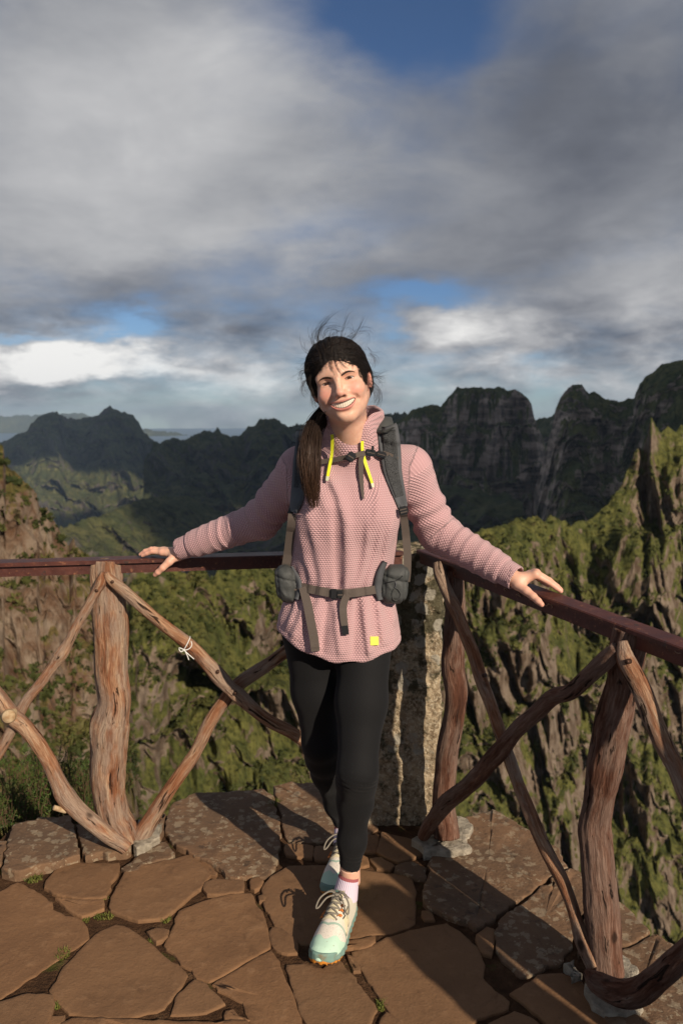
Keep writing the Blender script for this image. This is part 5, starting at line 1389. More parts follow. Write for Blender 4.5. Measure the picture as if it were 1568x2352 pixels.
# ---- drawcords and badge
m_cord, _, _ = material('yellow_drawcord', (0.70, 0.72, 0.03), 0.6, 0.3)
m_tip, _, _ = material('clear_cord_tip', (0.62, 0.64, 0.45), 0.35, 0.4)
m_badge, _, _ = material('yellow_badge', (0.78, 0.70, 0.10), 0.6, 0.2)
def hit(px, py, tree=None, default=2.1):
    d = ray(px, py).normalized(); h = (tree or jac_bvh).ray_cast(EYE, d)
    return h[0] if h[0] is not None and h[0].y < 2.34 else None
def ribbon(name, pts, off, thick, mat, parent, nc=5, n=None, smooth_n=5, tree=None, flat=False, inlay=None):
    """strap lying on the cloth: pts rows (px, py, half width in px); a closed solid band"""
    P = np.array(pts, float); n = n or max(8, int(np.sum(np.linalg.norm(np.diff(P[:, :2], axis=0), axis=1)) / 5))
    S = spline(np.column_stack([P[:, :2], np.zeros(len(P)), P[:, 2]]), n); c, hw = S[:, :2], S[:, 3]
    t = np.gradient(c, axis=0); t /= np.linalg.norm(t, axis=1)[:, None]; nr = np.stack([-t[:, 1], t[:, 0]], 1)
    Y = np.full((n, nc), np.nan); PX = np.zeros((n, nc, 2))
    for j_, a in enumerate(np.linspace(-1, 1, nc)):
        PX[:, j_] = c + nr * (hw * a)[:, None]
        for i_ in range(n):
            h = hit(*PX[i_, j_], tree)
            if h is not None: Y[i_, j_] = h.y
    fill = np.nanmedian(Y) if np.isfinite(Y).any() else 2.1
    row = np.array([np.nanmin(r) if np.isfinite(r).any() else np.nan for r in Y])
    idx = np.arange(n); ok = np.isfinite(row); row = np.interp(idx, idx[ok], row[ok]) if ok.any() else np.full(n, fill)
    for j_ in range(nc):
        bad = ~np.isfinite(Y[:, j_]); Y[bad, j_] = row[bad]
    Y = Y if not flat else np.repeat(row[:, None], nc, 1)
    Y = 0.5 * Y + 0.5 * row[:, None]
    ker = np.ones(2 * smooth_n + 1) / (2 * smooth_n + 1)
    for j_ in range(nc):
        Y[:, j_] = np.minimum(np.convolve(np.pad(Y[:, j_], smooth_n, 'edge'), ker, 'valid'), Y[:, j_] + 0.001)
    prof = 1 - 0.6 * np.abs(np.linspace(-1, 1, nc)) ** 4 if thick > 0.004 else np.ones(nc)
    G = np.zeros((n, nc, 3)); B_ = np.zeros((n, nc, 3))
    for i_ in range(n):
        for j_ in range(nc):
            yy = Y[i_, j_] - off
            G[i_, j_] = at_y(*PX[i_, j_], yy - thick * prof[j_]); B_[i_, j_] = at_y(*PX[i_, j_], yy + 0.002)
    ring = np.concatenate([G, B_[:, ::-1]], 1); k = ring.shape[1]
    Vv = ring.transpose(1, 0, 2).reshape(-1, 3); Fq = grid_faces(k, n, True)
    capsF = [np.array([[i_ * n for i_ in range(k)]]), np.array([[i_ * n + n - 1 for i_ in range(k)][::-1]])]
    me = fast_mesh(name, Vv, [Fq] + capsF); set_vec_attr(me, 'wood', np.column_stack([np.tile(np.linspace(0, 1, n), k), np.repeat(np.arange(k), n), np.zeros(n * k)]))
    if thick <= 0.004:
        me.polygons.foreach_set('use_smooth', np.zeros(len(me.polygons), bool))
    o = under(new_obj(name, me, mat), parent)
    if inlay:
        iname, k0, i0, i1, imat = inlay
        g = G[i0:i1, k0:nc - k0].copy(); n2, c2_ = g.shape[:2]
        top_ = g - np.array([0, 0.0016, 0]); bot_ = g + np.array([0, 0.003, 0])
        rg_ = np.concatenate([top_, bot_[:, ::-1]], 1); k = rg_.shape[1]
        caps2 = [np.array([[i_ * n2 for i_ in range(k)]]), np.array([[i_ * n2 + n2 - 1 for i_ in range(k)][::-1]])]
        me2 = fast_mesh(iname, rg_.transpose(1, 0, 2).reshape(-1, 3), [grid_faces(k, n2, True)] + caps2)
        o2 = under(new_obj(iname, me2, imat), parent); sub_of(o2, o)
    o_top = G[0].mean(0); RIB_TOP[o.name] = o_top
    return o
RIB_TOP = {}
def sub_of(o, part):
    """make o a sub-part of part (both already hang under the same root)"""
    o.matrix_parent_inverse = Matrix.Identity(4); o.parent = part; return o
for pts, tip in (([(762.4, 998, 3.6), (763, 1020, 3.6), (761.5, 1046, 3.4), (756.5, 1072, 3.4), (752.5, 1094, 3.4)], [(752.5, 1094, 3.6), (751, 1104, 3.4)]),
                 ([(831.8, 1013, 3.4), (832.4, 1035, 3.4), (838, 1060, 3.6), (848, 1090, 3.2), (854.5, 1110, 2.8)], [(854.5, 1110, 3.0), (857, 1119, 2.8)])):
    cd = ribbon('drawcord', pts, 0.012, 0.0025, m_cord, person, nc=3); sub_of(cd, jacket)
    ct = ribbon('cord_tip', tip, 0.0125, 0.003, m_tip, person, nc=3, n=4, smooth_n=1); sub_of(ct, jacket)
bd = ribbon('badge', [(859.5, 1462, 9.6), (859.7, 1472, 9.6), (860, 1482, 9.4)], 0.0, 0.002, m_badge, person, n=6, smooth_n=1); sub_of(bd, jacket)
bm_ = ribbon('badge_mark', [(854, 1475, .8), (858, 1472, .8), (862, 1469, .8), (866, 1474, .8)], 0.002, 0.0006, m_black, person, nc=3, n=8, smooth_n=1); sub_of(bm_, jacket)

# ------------------------------------------------------------------ hair
m_hair, T, b = material('dark_brown_hair', rough=0.55, spec=0.3)
hv = T.new('ShaderNodeSeparateXYZ'); T.put(hv.inputs[0], T.attr('wood'))
n1 = T.noise(T.obj(), 160, 4, 0.6)
c = T.mix(T.math('MULTIPLY', hv.outputs['Y'], T.smooth(n1, 0.2, 0.8)), (0.0085, 0.0058, 0.0050), (0.060, 0.038, 0.026))  # lighter brown strands and locks paint sunlit sheen into the hair colour
T.put(b.inputs['Base Color'], T.mix(T.math('MULTIPLY', T.smooth(hv.outputs['Z'], 0.06, 0.30), 0.85), c, (0.062, 0.030, 0.016)))
GATHER = np.array([-0.040, 0.098, -0.055])            # local point where the ponytail is tied (behind, to the image's left)
def hair_sdf(q):
    x, f, z = q[:, 0], -q[:, 1], q[:, 2]
    d = ell(x + 0.002, f + 0.021, z - 0.033, (0.0795, 0.0925, 0.0800))
    d = smin(d, ell(x - 0.004, f + 0.035, z + 0.02, (0.0790, 0.072, 0.060)), 0.03)
    d = smin(d, caps(q, (0, 0.06, -0.035), GATHER, 0.045, 0.024), 0.04)
    # locks running back from the hairline
    a = np.arctan2(x + 0.004, z + 0.10)
    d = d - 0.0032 * fbm(np.stack([a * 26, f * 7, z * 3], 1), 3) - 0.0012 * perlin(np.stack([a * 90, f * 14, z * 9], 1))
    cut = ell(x + 0.004, f - 0.100 + 0.10 * np.maximum(z, 0), z + 0.036, (0.0790, 0.088, 0.0905))
    cut = cut + 0.0035 * perlin(np.stack([x * 55, z * 25, f * 10], 1))
    d = smax(d, -cut + 0.001, 0.004)
    # free the ear on the lit side
    d = smax(d, -ell(x - 0.080, f + 0.004, z + 0.020, (0.016, 0.020, 0.026)), 0.006)
    return d
HV, HF = surface_nets(hair_sdf, (-0.11, -0.10, -0.10), (0.11, 0.14, 0.14), 0.0028)
hair = under(new_obj('hair', fast_mesh('hair', from_head(HV), HF), m_hair), person)
set_vec_attr(hair.data, 'wood', np.zeros((len(HV), 3)))
hair_bvh = BVHTree.FromPolygons(HV.tolist(), HF.tolist())
hr = np.random.default_rng(21)
def strands_obj(name, curves, radii, parent_part, z0=None):
    """many fine hairs as one part; curves in world space"""
    Vs, Fs, As, n0 = [], [], [], 0
    for C, r in zip(curves, radii):
        n = len(C); rad = r * np.interp(np.linspace(0, 1, n), [0, .1, .7, 1], [.8, 1, .9, .25])
        Vt, Ft, A = tube_arrays(C, rad, 3, False); A = A.copy(); A[:, 1] = np.clip(0.5 * hr.random() ** 2 + 1.1 * max(0.0, float(perlin((np.array(to_head(C[len(C) // 2:len(C) // 2 + 1])[0]) * np.array([70, 25, 45]))[None])[0])), 0, 1); Vs.append(Vt); Fs.append(Ft[0] + n0); As.append(A); n0 += len(Vt)
    me = fast_mesh(name, np.vstack(Vs), np.vstack(Fs)); set_vec_attr(me, 'wood', np.vstack(As))
    o = under(new_obj(name, me, m_hair), person); o['kind'] = 'stuff'; return sub_of(o, parent_part)
# combed hair over the cap: it leaves the parting sideways, then runs back to the tie
cur, rad = [], []
fr_idx = np.where((HV[:, 2] > -0.04) & (-HV[:, 1] > -0.07))[0]
cutv = np.abs(ell(HV[:, 0] + 0.004, -HV[:, 1] - 0.100 + 0.10 * np.maximum(HV[:, 2], 0), HV[:, 2] + 0.036, (0.0790, 0.088, 0.0905)))
edge_idx = np.where((HV[:, 2] > -0.03) & (-HV[:, 1] > 0.010) & (cutv < 0.007))[0]
front_idx = np.where((HV[:, 2] > 0.005) & (-HV[:, 1] > 0.030))[0]
mid_idx = np.where((HV[:, 2] > 0.03) & (-HV[:, 1] > 0.0) & (np.abs(HV[:, 0] + 0.012) < 0.035))[0]
def flow(p, nn, straight=False):
    f_ = -p[1]; w_ = np.clip((f_ + 0.02) / 0.07, 0, 1) * np.clip((p[2] + 0.02) / 0.05, 0, 1)
    g = GATHER - p; g = g / (np.linalg.norm(g) + 1e-9)
    if straight: g = g + w_ * np.array([0.25, 0.9, 0.35])
    else: g = g + w_ * np.array([1.15 * math.tanh((p[0] + 0.020) / 0.022), 0.55, -0.10])
    g = g - nn * (g @ nn); return g / (np.linalg.norm(g) + 1e-9)
for k in range(2500):
    edge = k % 5 in (0, 2); straight = k % 5 == 3; frontal = k % 5 == 4
    p = HV[hr.choice(edge_idx if edge else (mid_idx if straight else (front_idx if frontal else fr_idx)))].copy(); pts = []; off = hr.uniform(0.0002, 0.0030); wob = hr.normal(size=3) * 0.0007
    if edge:
        loc, nrm, _, _ = hair_bvh.find_nearest(Vector(p)); g = flow(p, np.array(nrm))
        q0 = from_head(p - g * hr.uniform(0.0, 0.004)); h = head_bvh.find_nearest(Vector(q0))
        pts.append(to_head((np.array(h[0]) + np.array(h[1]) * 0.0018)[None])[0])
    for s in range(14):
        loc, nrm, _, _ = hair_bvh.find_nearest(Vector(p))
        p = np.array(loc); nn = np.array(nrm); pts.append(p + nn * (0.0010 + off * math.sin(0.1 + 2.8 * s / 14)))
        p = p + flow(p, nn, straight) * 0.0090 + wob * math.sin(s * 0.9 + k)
        if np.linalg.norm(p - GATHER) < 0.025: break
    if len(pts) > 5: cur.append(from_head(spline(np.array(pts), 12))); rad.append(hr.uniform(0.00028, 0.00062))
strands_obj('combed_strands', cur, rad, hair)
# ponytail laid over the shoulder
tail = np.array([nparr(at_y(a, b_, Y)).tolist() + [r] for a, b_, Y, r in ((770, 925, 2.165, .020), (746, 950, 2.150, .021), (727, 972, 2.115, .022), (716, 1000, 2.070, .024), (711, 1040, 2.040, .029), (712, 1085, 2.030, .027), (716, 1125, 2.034, .023), (722, 1172, 2.046, .013))])
TS = spline(tail, 40); Tt, Tn, Tb = frames(TS[:, :3])
core = tube_arrays(TS[:, :3], TS[:, 3] * np.interp(np.linspace(0, 1, 40), [0, .7, .88, 1], [.62, .62, .2, .02]), 24, True, lambda A: 0.35 * fbm(A * np.array([150, 150, 6]), 3))
me = fast_mesh('ponytail', core[0], [core[1][0], np.vstack(core[1][1:])]); set_vec_attr(me, 'wood', core[2]); pony = under(new_obj('ponytail', me, m_hair), person)
sub_of(pony, hair)
cur, rad = [], []
for k in range(620):
    a, rr_ = hr.uniform(0, 2 * np.pi), math.sqrt(hr.random()); e = 1.0 - 0.38 * hr.random() ** 1.6
    n_ = int(40 * e); tw = hr.normal() * 0.5; j1, j2 = hr.normal(size=2) * 0.0030
    s = np.arange(n_) / 39.0
    ang = a + tw * s; R_ = TS[:n_, 3] * rr_ * (1 + 0.12 * np.sin(s * 9 + k))
    C = TS[:n_, :3] + Tn[:n_] * (R_ * np.cos(ang) + j1 * np.sin(s * 8 + k))[:, None] + Tb[:n_] * (R_ * 0.62 * np.sin(ang) + j2 * np.sin(s * 7 + 2 * k))[:, None]
    cur.append(C[::2] if n_ > 20 else C); rad.append(hr.uniform(0.0006, 0.0013))
po = strands_obj('ponytail_strands', cur, rad, hair)
# wisps blown about the head; face-picture coordinates (x, y) with depth
FC = lambda x, y, Y=2.04: nparr(at_y(658.6 + x * 0.16, 708.7 + y * 0.16, Y))
def wisp(pts, n, spread, r, Y=2.06, dY=0.03):
    C0 = spline(np.array([FC(a, b_, Y) for a, b_ in pts]), 26); s = np.linspace(0, 1, 26)[:, None]; out = []
    for _ in range(n):
        o_ = hr.normal(size=3) * spread; o2 = hr.normal(size=3) * spread * 1.6; ph = hr.uniform(0, 6)
        L = hr.uniform(0.7, 1.0); m_ = max(6, int(26 * L))
        C = C0 + o_ * 0.35 + s * o2 + np.sin(s * 7 + ph) * hr.normal(size=3) * spread * 0.35
        C[:, 1] += hr.uniform(-dY, dY); out.append(C[:m_])
    return out
cur = []
for pts, n, sp in (
    ([(470, 480), (430, 400), (470, 290), (560, 200), (650, 170), (700, 230)], 16, .0045),
    ([(440, 500), (480, 330), (560, 190), (660, 90), (790, 20)], 9, .0040),
    ([(400, 560), (360, 440), (390, 320), (480, 260)], 12, .0050),
    ([(520, 450), (540, 330), (640, 270), (760, 300), (820, 240), (850, 140)], 10, .0050),
    ([(780, 430), (800, 330), (830, 200), (860, 100), (960, 10)], 6, .0035),
    ([(930, 440), (1000, 360), (1070, 220), (1150, 40)], 7, .0022),
    ([(860, 420), (980, 330), (1100, 290), (1200, 330), (1200, 460), (1130, 540)], 6, .0050),
    ([(600, 440), (660, 370), (740, 350), (700, 420)], 10, .0060),
    ([(900, 450), (960, 380), (900, 300), (820, 290)], 8, .0060),
    ([(330, 650), (250, 560), (240, 430), (270, 360)], 5, .0040),
    ([(320, 780), (220, 880), (140, 830), (120, 770)], 8, .0040),
    ([(310, 880), (210, 920), (200, 1020), (290, 1130), (340, 1170)], 14, .0035),
    ([(330, 1000), (240, 1060), (210, 1160), (260, 1220), (340, 1190)], 16, .0035),
    ([(370, 1150), (380, 1290), (420, 1410), (500, 1450)], 18, .0035),
    ([(350, 950), (345, 1100), (385, 1250), (430, 1340)], 14, .0030),
    ([(1180, 640), (1250, 690), (1270, 780), (1200, 850)], 9, .0045),
    ([(1200, 900), (1300, 960), (1400, 940), (1440, 1010)], 12, .0045),
    ([(1210, 980), (1320, 990), (1390, 1060), (1330, 1120)], 12, .0045),
    ([(1200, 1030), (1300, 1150), (1330, 1290), (1260, 1420), (1150, 1440)], 16, .0050),
    ([(1180, 1080), (1260, 1200), (1270, 1330), (1160, 1400)], 12, .0050),
    ([(560, 1480), (480, 1540), (450, 1600), (400, 1650)], 10, .0050),
    ([(1150, 560), (1230, 640), (1300, 660), (1290, 760)], 5, .0040)):
    cur += wisp(pts, int(n * 1.5), sp * 1.2, 0)
# short fuzz standing off the crown and sides
fz = np.where((HV[:, 2] > -0.03) & (head_sdf(HV) > 0.003))[0]
for k in range(420):
    p = HV[hr.choice(fz)]; loc, nrm, _, _ = hair_bvh.find_nearest(Vector(p)); nn = np.array(nrm); g = flow(p, nn)
    a_ = nn * hr.uniform(0.2, 1.0) + g * 0.9 + hr.normal(size=3) * 0.5; L = hr.uniform(0.008, 0.030)
    cur.append(from_head(spline(np.array([p, p + a_ * L * 0.5, p + a_ * L + hr.normal(size=3) * L * 0.3]), 8)))
strands_obj('loose_strands', cur, [hr.uniform(0.00010, 0.00026) for _ in cur], hair)
# soft hairline and strands across the forehead
cur = []
for k in range(260):
    p = HV[hr.choice(edge_idx)]
    if p[2] < 0.0: continue
    h = head_bvh.find_nearest(Vector(from_head(p))); a_ = np.array(h[0]) + np.array(h[1]) * 0.002
    dn_ = HR @ np.array([hr.normal() * 0.5 - 0.25 * np.sign(p[0]), -0.15, -1.0]); dn_ /= np.linalg.norm(dn_); L = hr.uniform(0.004, 0.016); C = [from_head(p + np.array([0, 0, 0.004]))]
    for t in (0.35, 0.7, 1.0):
        q0 = a_ + dn_ * L * t; h = head_bvh.find_nearest(Vector(q0)); C.append(np.array(h[0]) + np.array(h[1]) * 0.0012)
    cur.append(spline(np.array(C), 9))
face_bvh = BVHTree.FromPolygons(V1.tolist(), F1.tolist())
for pts, n in (([(690, 690), (700, 780), (740, 870), (800, 940)], 9), ([(720, 690), (770, 790), (840, 870), (950, 880), (1040, 850)], 7), ([(660, 700), (640, 820), (690, 940), (745, 1060)], 4),
               ([(740, 700), (800, 800), (880, 870)], 7), ([(620, 700), (610, 780), (650, 880)], 4), ([(560, 700), (520, 760), (480, 790)], 6), ([(900, 730), (980, 790), (1060, 900), (1050, 970)], 4), ([(380, 900), (385, 1000), (395, 1120), (420, 1300)], 16), ([(450, 740), (420, 820), (400, 930), (385, 1050)], 14), ([(1120, 860), (1160, 960), (1180, 1060), (1170, 1180)], 12), ([(1060, 760), (1130, 880), (1170, 1000)], 12)):
    P = spline(np.array([(a, b_, 0.0) for a, b_ in pts]), 20)
    for _ in range(n):
        o_ = hr.normal(size=2) * 10; o2 = hr.normal(size=2) * 16; C = []
        for t, (a, b_, _z) in zip(np.linspace(0, 1, 20), P):
            u_, v_ = a + o_[0] + o2[0] * t, b_ + o_[1] * .5 + o2[1] * t
            d = ray(658.6 + u_ * .16, 708.7 + v_ * .16).normalized(); h = face_bvh.ray_cast(EYE, d)
            Y = h[0].y - 0.003 if h[0] is not None and h[0].y < 2.12 else (C[-1][1] if C else 2.05)
            C.append(nparr(at_y(658.6 + u_ * .16, 708.7 + v_ * .16, Y)))
        C = np.array(C)
        if np.abs(np.diff(C[:, 1])).max() > 0.012: continue
        C[:, 1] = np.convolve(np.pad(C[:, 1], 2, 'edge'), np.ones(5) / 5, 'valid'); cur.append(C)
strands_obj('forehead_strands', cur, [hr.uniform(0.00015, 0.00036) for _ in cur], hair)

# ================================================================== BACKPACK
def cloth_mat(name, col, rough=0.8, weave=900.0, bump=0.3, var=0.25):
    m, T, b = material(name, rough=rough, spec=0.3)
    P = T.obj(); n1 = T.noise(P, 35, 5, 0.6); w = T.noise(P, weave, 2, 0.6)
    T.put(b.inputs['Base Color'], T.mix(T.math('MULTIPLY', n1, var * 2), col, tuple(x * 0.6 for x in col)))
    T.put(b.inputs['Normal'], T.bump(T.math('ADD', w, T.math('MULTIPLY', n1, 0.6)), bump, 0.0015)); return m
m_pack = cloth_mat('dark_grey_nylon', (0.060, 0.063, 0.061), 0.55, 480, 0.7)
m_edge = cloth_mat('grey_strap_binding', (0.085, 0.088, 0.095), 0.75)
m_mesh, T, b = material('spacer_mesh', rough=0.9, spec=0.1)
v = T.voronoi(T.obj(), 420); T.put(b.inputs['Base Color'], T.mix(T.smooth(v, 0.2, 0.5), (0.012, 0.012, 0.013), (0.062, 0.064, 0.066))); T.put(b.inputs['Normal'], T.bump(v, 0.6, 0.002))
m_web = cloth_mat('taupe_webbing', (0.105, 0.083, 0.070), 0.85, 1100, 0.5, 0.15)
m_plas, T, b = material('black_plastic', (0.016, 0.016, 0.017), 0.32, 0.5)
m_print, _, _ = material('grey_print', (0.22, 0.22, 0.22), 0.7, 0.2)
pack = empty('backpack', (0.02, 2.36, 0.90))
tag(pack, 'dark grey hiking backpack with taupe buckled straps worn by the woman', 'backpack')
# the bag behind her back
def bag_sdf(p):
    q = np.abs(p - np.array([0.025, 2.415, 1.13])) - np.array([0.115, 0.070, 0.200]) + 0.05
    d = np.linalg.norm(np.maximum(q, 0), axis=1) + np.minimum(q.max(1), 0) - 0.05
    d = smin(d, ell(p[:, 0] - 0.025, p[:, 1] - 2.49, p[:, 2] - 1.06, (0.10, 0.05, 0.12)), 0.03)
    return d + 0.005 * fbm(p * 17, 3)
V, F = surface_nets(bag_sdf, (-0.14, 2.30, 0.88), (0.19, 2.58, 1.38), 0.007)
under(new_obj('bag', fast_mesh('bag', V, F), m_pack), pack)

def padded_strap(center, i1):
    return ribbon('shoulder_strap', center, 0.001, 0.013, m_edge, pack, nc=13, smooth_n=6, inlay=('mesh_panel', 2, 2, i1, m_mesh))
sR_ = padded_strap([(888, 979, 23), (891, 990, 24), (896, 1034, 24.5), (901.5, 1083, 21.5), (914, 1128, 16), (925, 1165, 11.5)], 33)
sL_ = padded_strap([(699, 990, 14), (696, 1004, 15), (689, 1063, 16), (686, 1119, 17), (680, 1155, 14.5), (672, 1176, 10.5)], 26)
# the straps' upper ends go over the shoulders to the bag
for st_, x1 in ((sR_, 0.095), (sL_, -0.040)):
    p0 = RIB_TOP[st_.name]; rows = [p0 + np.array([0, 0.012, -0.004])]
    for yy in (2.15, 2.18, 2.21, 2.25):
        xx = p0[0] + (x1 - p0[0]) * (yy - 2.12) / 0.2
        h = jac_bvh.ray_cast(Vector((xx, yy, 1.6)), Vector((0, 0, -1))); zz_ = h[0].z if h[0] is not None else p0[2]
        rows.append(np.array([xx, yy, np.clip(zz_ + 0.004, p0[2] - 0.02, p0[2] + 0.014)]))
    rows += [np.array([x1, 2.31, rows[-1][2] - 0.035]), np.array([x1, 2.36, rows[-1][2] - 0.10])]
    C = spline(np.array(rows), 28)
    Tt_ = np.gradient(C, axis=0); Tt_ /= np.linalg.norm(Tt_, axis=1)[:, None]; S_ = np.cross(Tt_, [0, 0, 1.0]); S_ /= np.linalg.norm(S_, axis=1)[:, None]; U_ = np.cross(S_, Tt_)
    prof = [(-.027, 0), (-.024, .007), (0, .009), (.024, .007), (.027, 0), (.024, -.005), (-.024, -.005)]
    Vv = np.stack([C + S_ * a + U_ * b_ for a, b_ in prof]).reshape(-1, 3)
    sub_of(under(new_obj('strap_top', fast_mesh('strap_top', Vv, [grid_faces(len(prof), 28, True), np.array([[k * 28 for k in range(7)]]), np.array([[k * 28 + 27 for k in range(7)]])]), m_pack), pack), st_)
# load webbing from the pads down to the hip belt
for pts in ([(925, 1172, 8.5), (931, 1220, 9), (935, 1270, 9), (935, 1310, 8.5), (933, 1336, 8)], [(671, 1180, 9), (667, 1225, 10), (660, 1280, 10), (652, 1330, 10), (649, 1346, 10)]):
    ribbon('webbing_strap', pts, 0.006, 0.002, m_web, pack, nc=3, smooth_n=8, flat=True)
def block(name, cx_, cy_, w, h, depth, rot, mat, lift=0.008, slots=0, bars=True, tree=None):
    """moulded buckle: rounded plate with slots, lying on the cloth at a pixel"""
    hp = hit(cx_, cy_, tree) or at_y(cx_, cy_, 2.10)
    c = nparr(hp) - np.array([0, lift, 0]); sc = (hp - EYE).dot(FWD) / FPX
    ex = np.array([math.cos(rot), 0, -math.sin(rot)]); ez = np.array([math.sin(rot), 0, math.cos(rot)]); ey = np.array([0, 1.0, 0])
    bm = bmesh.new(); bmesh.ops.create_cube(bm, size=1.0)
    for v in bm.verts: v.co = Vector((v.co.x * w * sc, v.co.y * depth, v.co.z * h * sc))
    bmesh.ops.bevel(bm, geom=list(bm.edges), offset=min(w, h) * sc * 0.16, segments=2, affect='EDGES')
    V_ = [c + v.co.x * ex + v.co.y * ey + v.co.z * ez for v in bm.verts]; F_ = [[v.index for v in f.verts] for f in bm.faces]
    bm.verts.index_update(); bm.free()
    me = bpy.data.meshes.new(name); me.from_pydata([tuple(v) for v in V_], [], F_); me.update()
    for p_ in me.polygons: p_.use_smooth = False
    o = under(new_obj(name, me, mat), pack)
    for k in range(slots):
        t = (k + 1) / (slots + 1) - 0.5
        cc = c - ey * (depth * 0.5 + 0.0008) + ez * (t * h * sc)
        J = Join().box(cc, (w * sc * 0.72, 0.002, h * sc * 0.13), np.stack([ex, ey, ez], 1)); sub_of(under(J.build('buckle_slot', m_web, None, False), pack), o)
    return o
bR = block('buckle', 925.5, 1172, 22, 20, 0.008, R(-14), m_plas, 0.006, 2)
bL = block('buckle', 671.5, 1176, 20, 20, 0.008, R(25), m_plas, 0.006, 2)
# sternum strap
ribbon('sternum_strap', [(735, 1061, 5.6), (765, 1056.5, 5.6), (792, 1051, 5.8), (815, 1046, 6), (838, 1040, 6)], 0.012, 0.002, m_web, pack, nc=3, smooth_n=6, flat=True)
ribbon('sternum_strap', [(880, 1040, 4.4), (893, 1044, 4.4), (905, 1050, 4.2), (913, 1055, 4)], 0.017, 0.002, m_web, pack, nc=3, smooth_n=4, flat=True)
block('buckle', 805.5, 1048.5, 20, 23, 0.008, R(32), m_plas, 0.016, 1)
block('buckle', 850, 1039, 25, 15, 0.009, R(10), m_plas, 0.020, 1); block('buckle', 874, 1043, 24, 14, 0.008, R(14), m_plas, 0.020, 1); block('whistle', 855, 1030, 6, 14, 0.007, R(-4), m_plas, 0.024)
ribbon('strap_tail', [(834, 1040, 5.6), (829, 1056, 5.6), (829.5, 1095, 5.0), (832, 1128, 3.6), (834, 1146, 2.0)], 0.010, 0.0018, m_web, pack, nc=3, smooth_n=6, flat=True)
# hip belt with its two padded pockets
def pocket(cx_, cy_, hx, hz, Y, seed, lean):
    c = nparr(at_y(cx_, cy_, Y)); s = Y / FPX
    def f_(p):
        q = p - c; q = np.stack([q[:, 0] + lean * q[:, 2], q[:, 1], q[:, 2]], 1)
        a = np.abs(q) - np.array([hx * s, 0.036, hz * s]) + 0.026
        d = np.linalg.norm(np.maximum(a, 0), axis=1) + np.minimum(a.max(1), 0) - 0.026
        d = d - 0.0030 * ridged(np.stack([q[:, 0] * 26, q[:, 1] * 26, q[:, 2] * 34 + q[:, 0] * 20], 1) + seed, 3) + 0.002
        d = d + 0.0030 * np.exp(-((np.abs(q[:, 0]) - hx * s * 0.72) / 0.0022) ** 2)
        return d + 0.0035 * np.exp(-((q[:, 2] - hz * s * 0.35 + q[:, 0] * 0.3) / 0.0025) ** 2)
    V, F = surface_nets(f_, c - 0.09, c + 0.09, 0.0035)
    return under(new_obj('hip_pocket', fast_mesh('hip_pocket', V, F), m_pack), pack)
pkR = pocket(905, 1341, 31, 44, 2.140, 2.0, -0.10); pkL = pocket(659, 1340, 25, 42, 2.150, 9.0, 0.10)
ribbon('hip_pad', [(884, 1290, 6), (872, 1318, 9), (868, 1350, 11), (874, 1378, 8)], 0.002, 0.014, m_edge, pack, nc=5)
ribbon('hip_pad', [(668, 1302, 5), (682, 1330, 8), (687, 1352, 9), (680, 1376, 7)], 0.002, 0.014, m_edge, pack, nc=5)
ribbon('hip_belt', [(684, 1347, 9.5), (705, 1351.5, 9.6), (740, 1358.5, 10), (773, 1363.5, 10), (812, 1361.5, 9.8), (845, 1357, 9.6), (872, 1352.5, 9.4)], 0.006, 0.0025, m_web, pack, nc=5, smooth_n=6, flat=True)
block('buckle', 679.5, 1350, 16, 26, 0.009, R(4), m_plas, 0.020, 1); block('buckle', 875.5, 1353, 16, 26, 0.009, R(-4), m_plas, 0.020, 1)
block('buckle', 766, 1362, 17, 24, 0.011, R(3), m_plas, 0.012, 0); block('buckle', 781, 1363, 16, 20, 0.010, R(0), m_plas, 0.012, 1)
block('strap_keeper', 811, 1362, 5, 22, 0.006, R(-4), m_plas, 0.011)
ribbon('strap_tail', [(694, 1349, 8), (700, 1366, 9.5), (706, 1388, 10.2), (713.5, 1427, 10.2), (720.5, 1463, 10.2), (724.5, 1496, 10)], 0.008, 0.002, m_web, pack, nc=3, smooth_n=6, flat=True)
ribbon('strap_tail', [(801, 1360, 7), (792, 1378, 8.5), (788, 1395, 8.6), (789, 1418, 8.4), (791.5, 1437, 7.8)], 0.009, 0.002, m_web, pack, nc=3, smooth_n=6, flat=True)
ribbon('strap_tail_end', [(791.5, 1437, 7.8), (794, 1458, 7.4)], 0.009, 0.0024, m_plas, pack, nc=3, n=5, smooth_n=1, flat=True)
# zip pull and gathered cord on the lit pocket
pk_bvh = bvh_of(pkR)
for pts, r, mat in (([(907, 1336), (909, 1343), (906, 1350)], .0016, m_edge), ([(906, 1350), (900, 1362), (902, 1376), (911, 1378), (919, 1366), (914, 1354), (907, 1350)], .0014, m_pack), ([(886, 1338), (897, 1336), (912, 1332), (924, 1322)], .0013, m_plas)):
    P = []
    for a, b_ in pts:
        h = pk_bvh.ray_cast(EYE, ray(a, b_).normalized()); P.append(nparr(h[0] if h[0] is not None else at_y(a, b_, 2.10)) - np.array([0, .002, 0]))
    Vt, Ft, _ = tube_arrays(spline(np.array(P), 24), r, 6); J = Join().add(Vt, Ft); sub_of(under(J.build('zip_cord', mat), pack), pkR)
